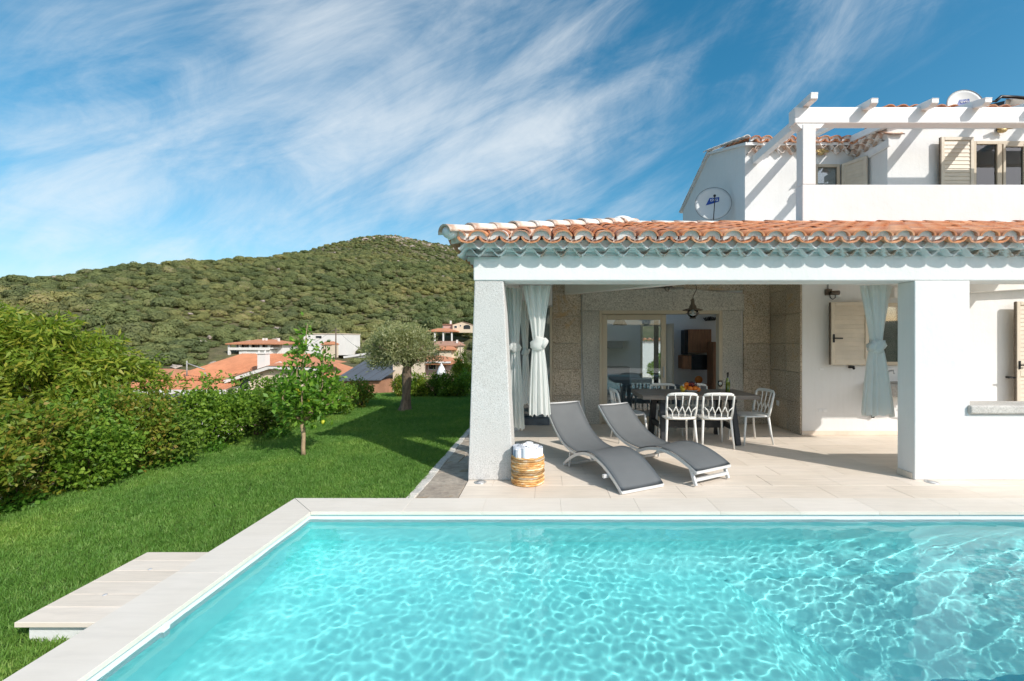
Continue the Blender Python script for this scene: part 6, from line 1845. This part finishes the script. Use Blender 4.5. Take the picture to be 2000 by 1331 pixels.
# the nearest ones stand as single bushes, the rest as one mass
d2 = np.hypot(pts[:, 0], pts[:, 1]); d2 = np.where((d2 < 52) | (pts[:, 0] < -1.22 * pts[:, 1]), 9e9, d2); order = np.argsort(d2)      # those in view first
single = order[:110]; rest = order[110:]
rr2 = random.Random(6)
for k in single:
    x, y, z, s = pts[k]
    o = bpy.data.objects.new('valley_bush', rr2.choice(bush_me)); COL.objects.link(o)
    o.location = (x, y, z); o.scale = (s * rr2.uniform(.85, 1.15), s * rr2.uniform(.85, 1.15), s * rr2.uniform(.8, 1.1)); o.rotation_euler = (0, 0, rr2.uniform(0, 6.28))
    tag(o, 'rounded evergreen bush among the houses at the foot of the hill', 'bush', 'bushes at the foot of the hill')
me = bpy.data.meshes.new('hillside_scrub'); me.from_pydata([tuple(map(float, p[:3])) for p in pts[rest]], [], [])
at_ = me.attributes.new('sz', 'FLOAT', 'POINT'); at_.data.foreach_set('value', pts[rest][:, 3].astype(np.float32))
sc_o = link('hillside_scrub', me)
def gn_points(obj, coll, zs=(.75, 1.4)):
    ng = bpy.data.node_groups.new('scrub_points', 'GeometryNodeTree')
    ng.interface.new_socket('Geometry', in_out='INPUT', socket_type='NodeSocketGeometry'); ng.interface.new_socket('Geometry', in_out='OUTPUT', socket_type='NodeSocketGeometry')
    N = ng.nodes.new; L = ng.links.new
    gi = N('NodeGroupInput'); go = N('NodeGroupOutput'); mp = N('GeometryNodeMeshToPoints'); L(gi.outputs[0], mp.inputs[0])
    ci = N('GeometryNodeCollectionInfo'); ci.inputs['Collection'].default_value = coll; ci.inputs['Separate Children'].default_value = True; ci.inputs['Reset Children'].default_value = True
    ip = N('GeometryNodeInstanceOnPoints'); ip.inputs['Pick Instance'].default_value = True
    L(mp.outputs[0], ip.inputs['Points']); L(ci.outputs[0], ip.inputs['Instance'])
    rv = N('FunctionNodeRandomValue'); rv.data_type = 'FLOAT_VECTOR'; rv.inputs[0].default_value = (-.1, -.1, 0); rv.inputs[1].default_value = (.1, .1, 6.283); L(rv.outputs[0], ip.inputs['Rotation'])
    na = N('GeometryNodeInputNamedAttribute'); na.data_type = 'FLOAT'; na.inputs['Name'].default_value = 'sz'
    r2 = N('FunctionNodeRandomValue'); r2.data_type = 'FLOAT_VECTOR'; r2.inputs[0].default_value = (.85, .85, zs[0]); r2.inputs[1].default_value = (1.2, 1.2, zs[1]); r2.inputs['Seed'].default_value = 4
    vm = N('ShaderNodeVectorMath'); vm.operation = 'SCALE'; L(r2.outputs[0], vm.inputs[0]); L(na.outputs[0], vm.inputs['Scale']); L(vm.outputs[0], ip.inputs['Scale'])
    L(ip.outputs[0], go.inputs[0])
    md = obj.modifiers.new('points', 'NODES'); md.node_group = ng
gn_points(sc_o, bushes)
tag(sc_o, 'dense evergreen scrub covering the hillside', 'scrub', kind='stuff')
# granite boulders near the summit
rocks = bpy.data.collections.new('summit_rocks')
for k in range(4):
    sp = MB().sphere((0, 0, .2), .6, 7, 5, (1, .8, .6)); rg2 = np.random.default_rng(k)
    me = bpy.data.meshes.new('boulder'); me.from_pydata([tuple(map(float, p)) for p in np.array(sp.v) + rg2.normal(size=(len(sp.v), 3)) * .10], [], sp.f); me.materials.append(MAT['rock']); rocks.objects.link(bpy.data.objects.new('boulder', me))
rp = []
for k in range(420):
    th = R(rg.normal(-19, 5.5)); r_ = rg.normal(450, 32)
    x = r_ * math.sin(th); y = r_ * math.cos(th); rp.append((x, y, float(terrain_z(x, y)), abs(rg.normal(1.6, 1.0)) + .5))
for k in range(120):
    th = R(rg.uniform(-50, -8)); r_ = rg.uniform(110, 330); x = r_ * math.sin(th); y = r_ * math.cos(th); rp.append((x, y, float(terrain_z(x, y)) + .3, rg.uniform(.8, 1.8)))
me = bpy.data.meshes.new('boulders'); me.from_pydata([p[:3] for p in rp], [], [])
a_ = me.attributes.new('sz', 'FLOAT', 'POINT'); a_.data.foreach_set('value', np.array([p[3] for p in rp], np.float32))
bo = link('boulders', me); gn_points(bo, rocks, (.6, 1.0)); tag(bo, 'granite boulders scattered over the hill and its summit', 'rocks', kind='stuff')
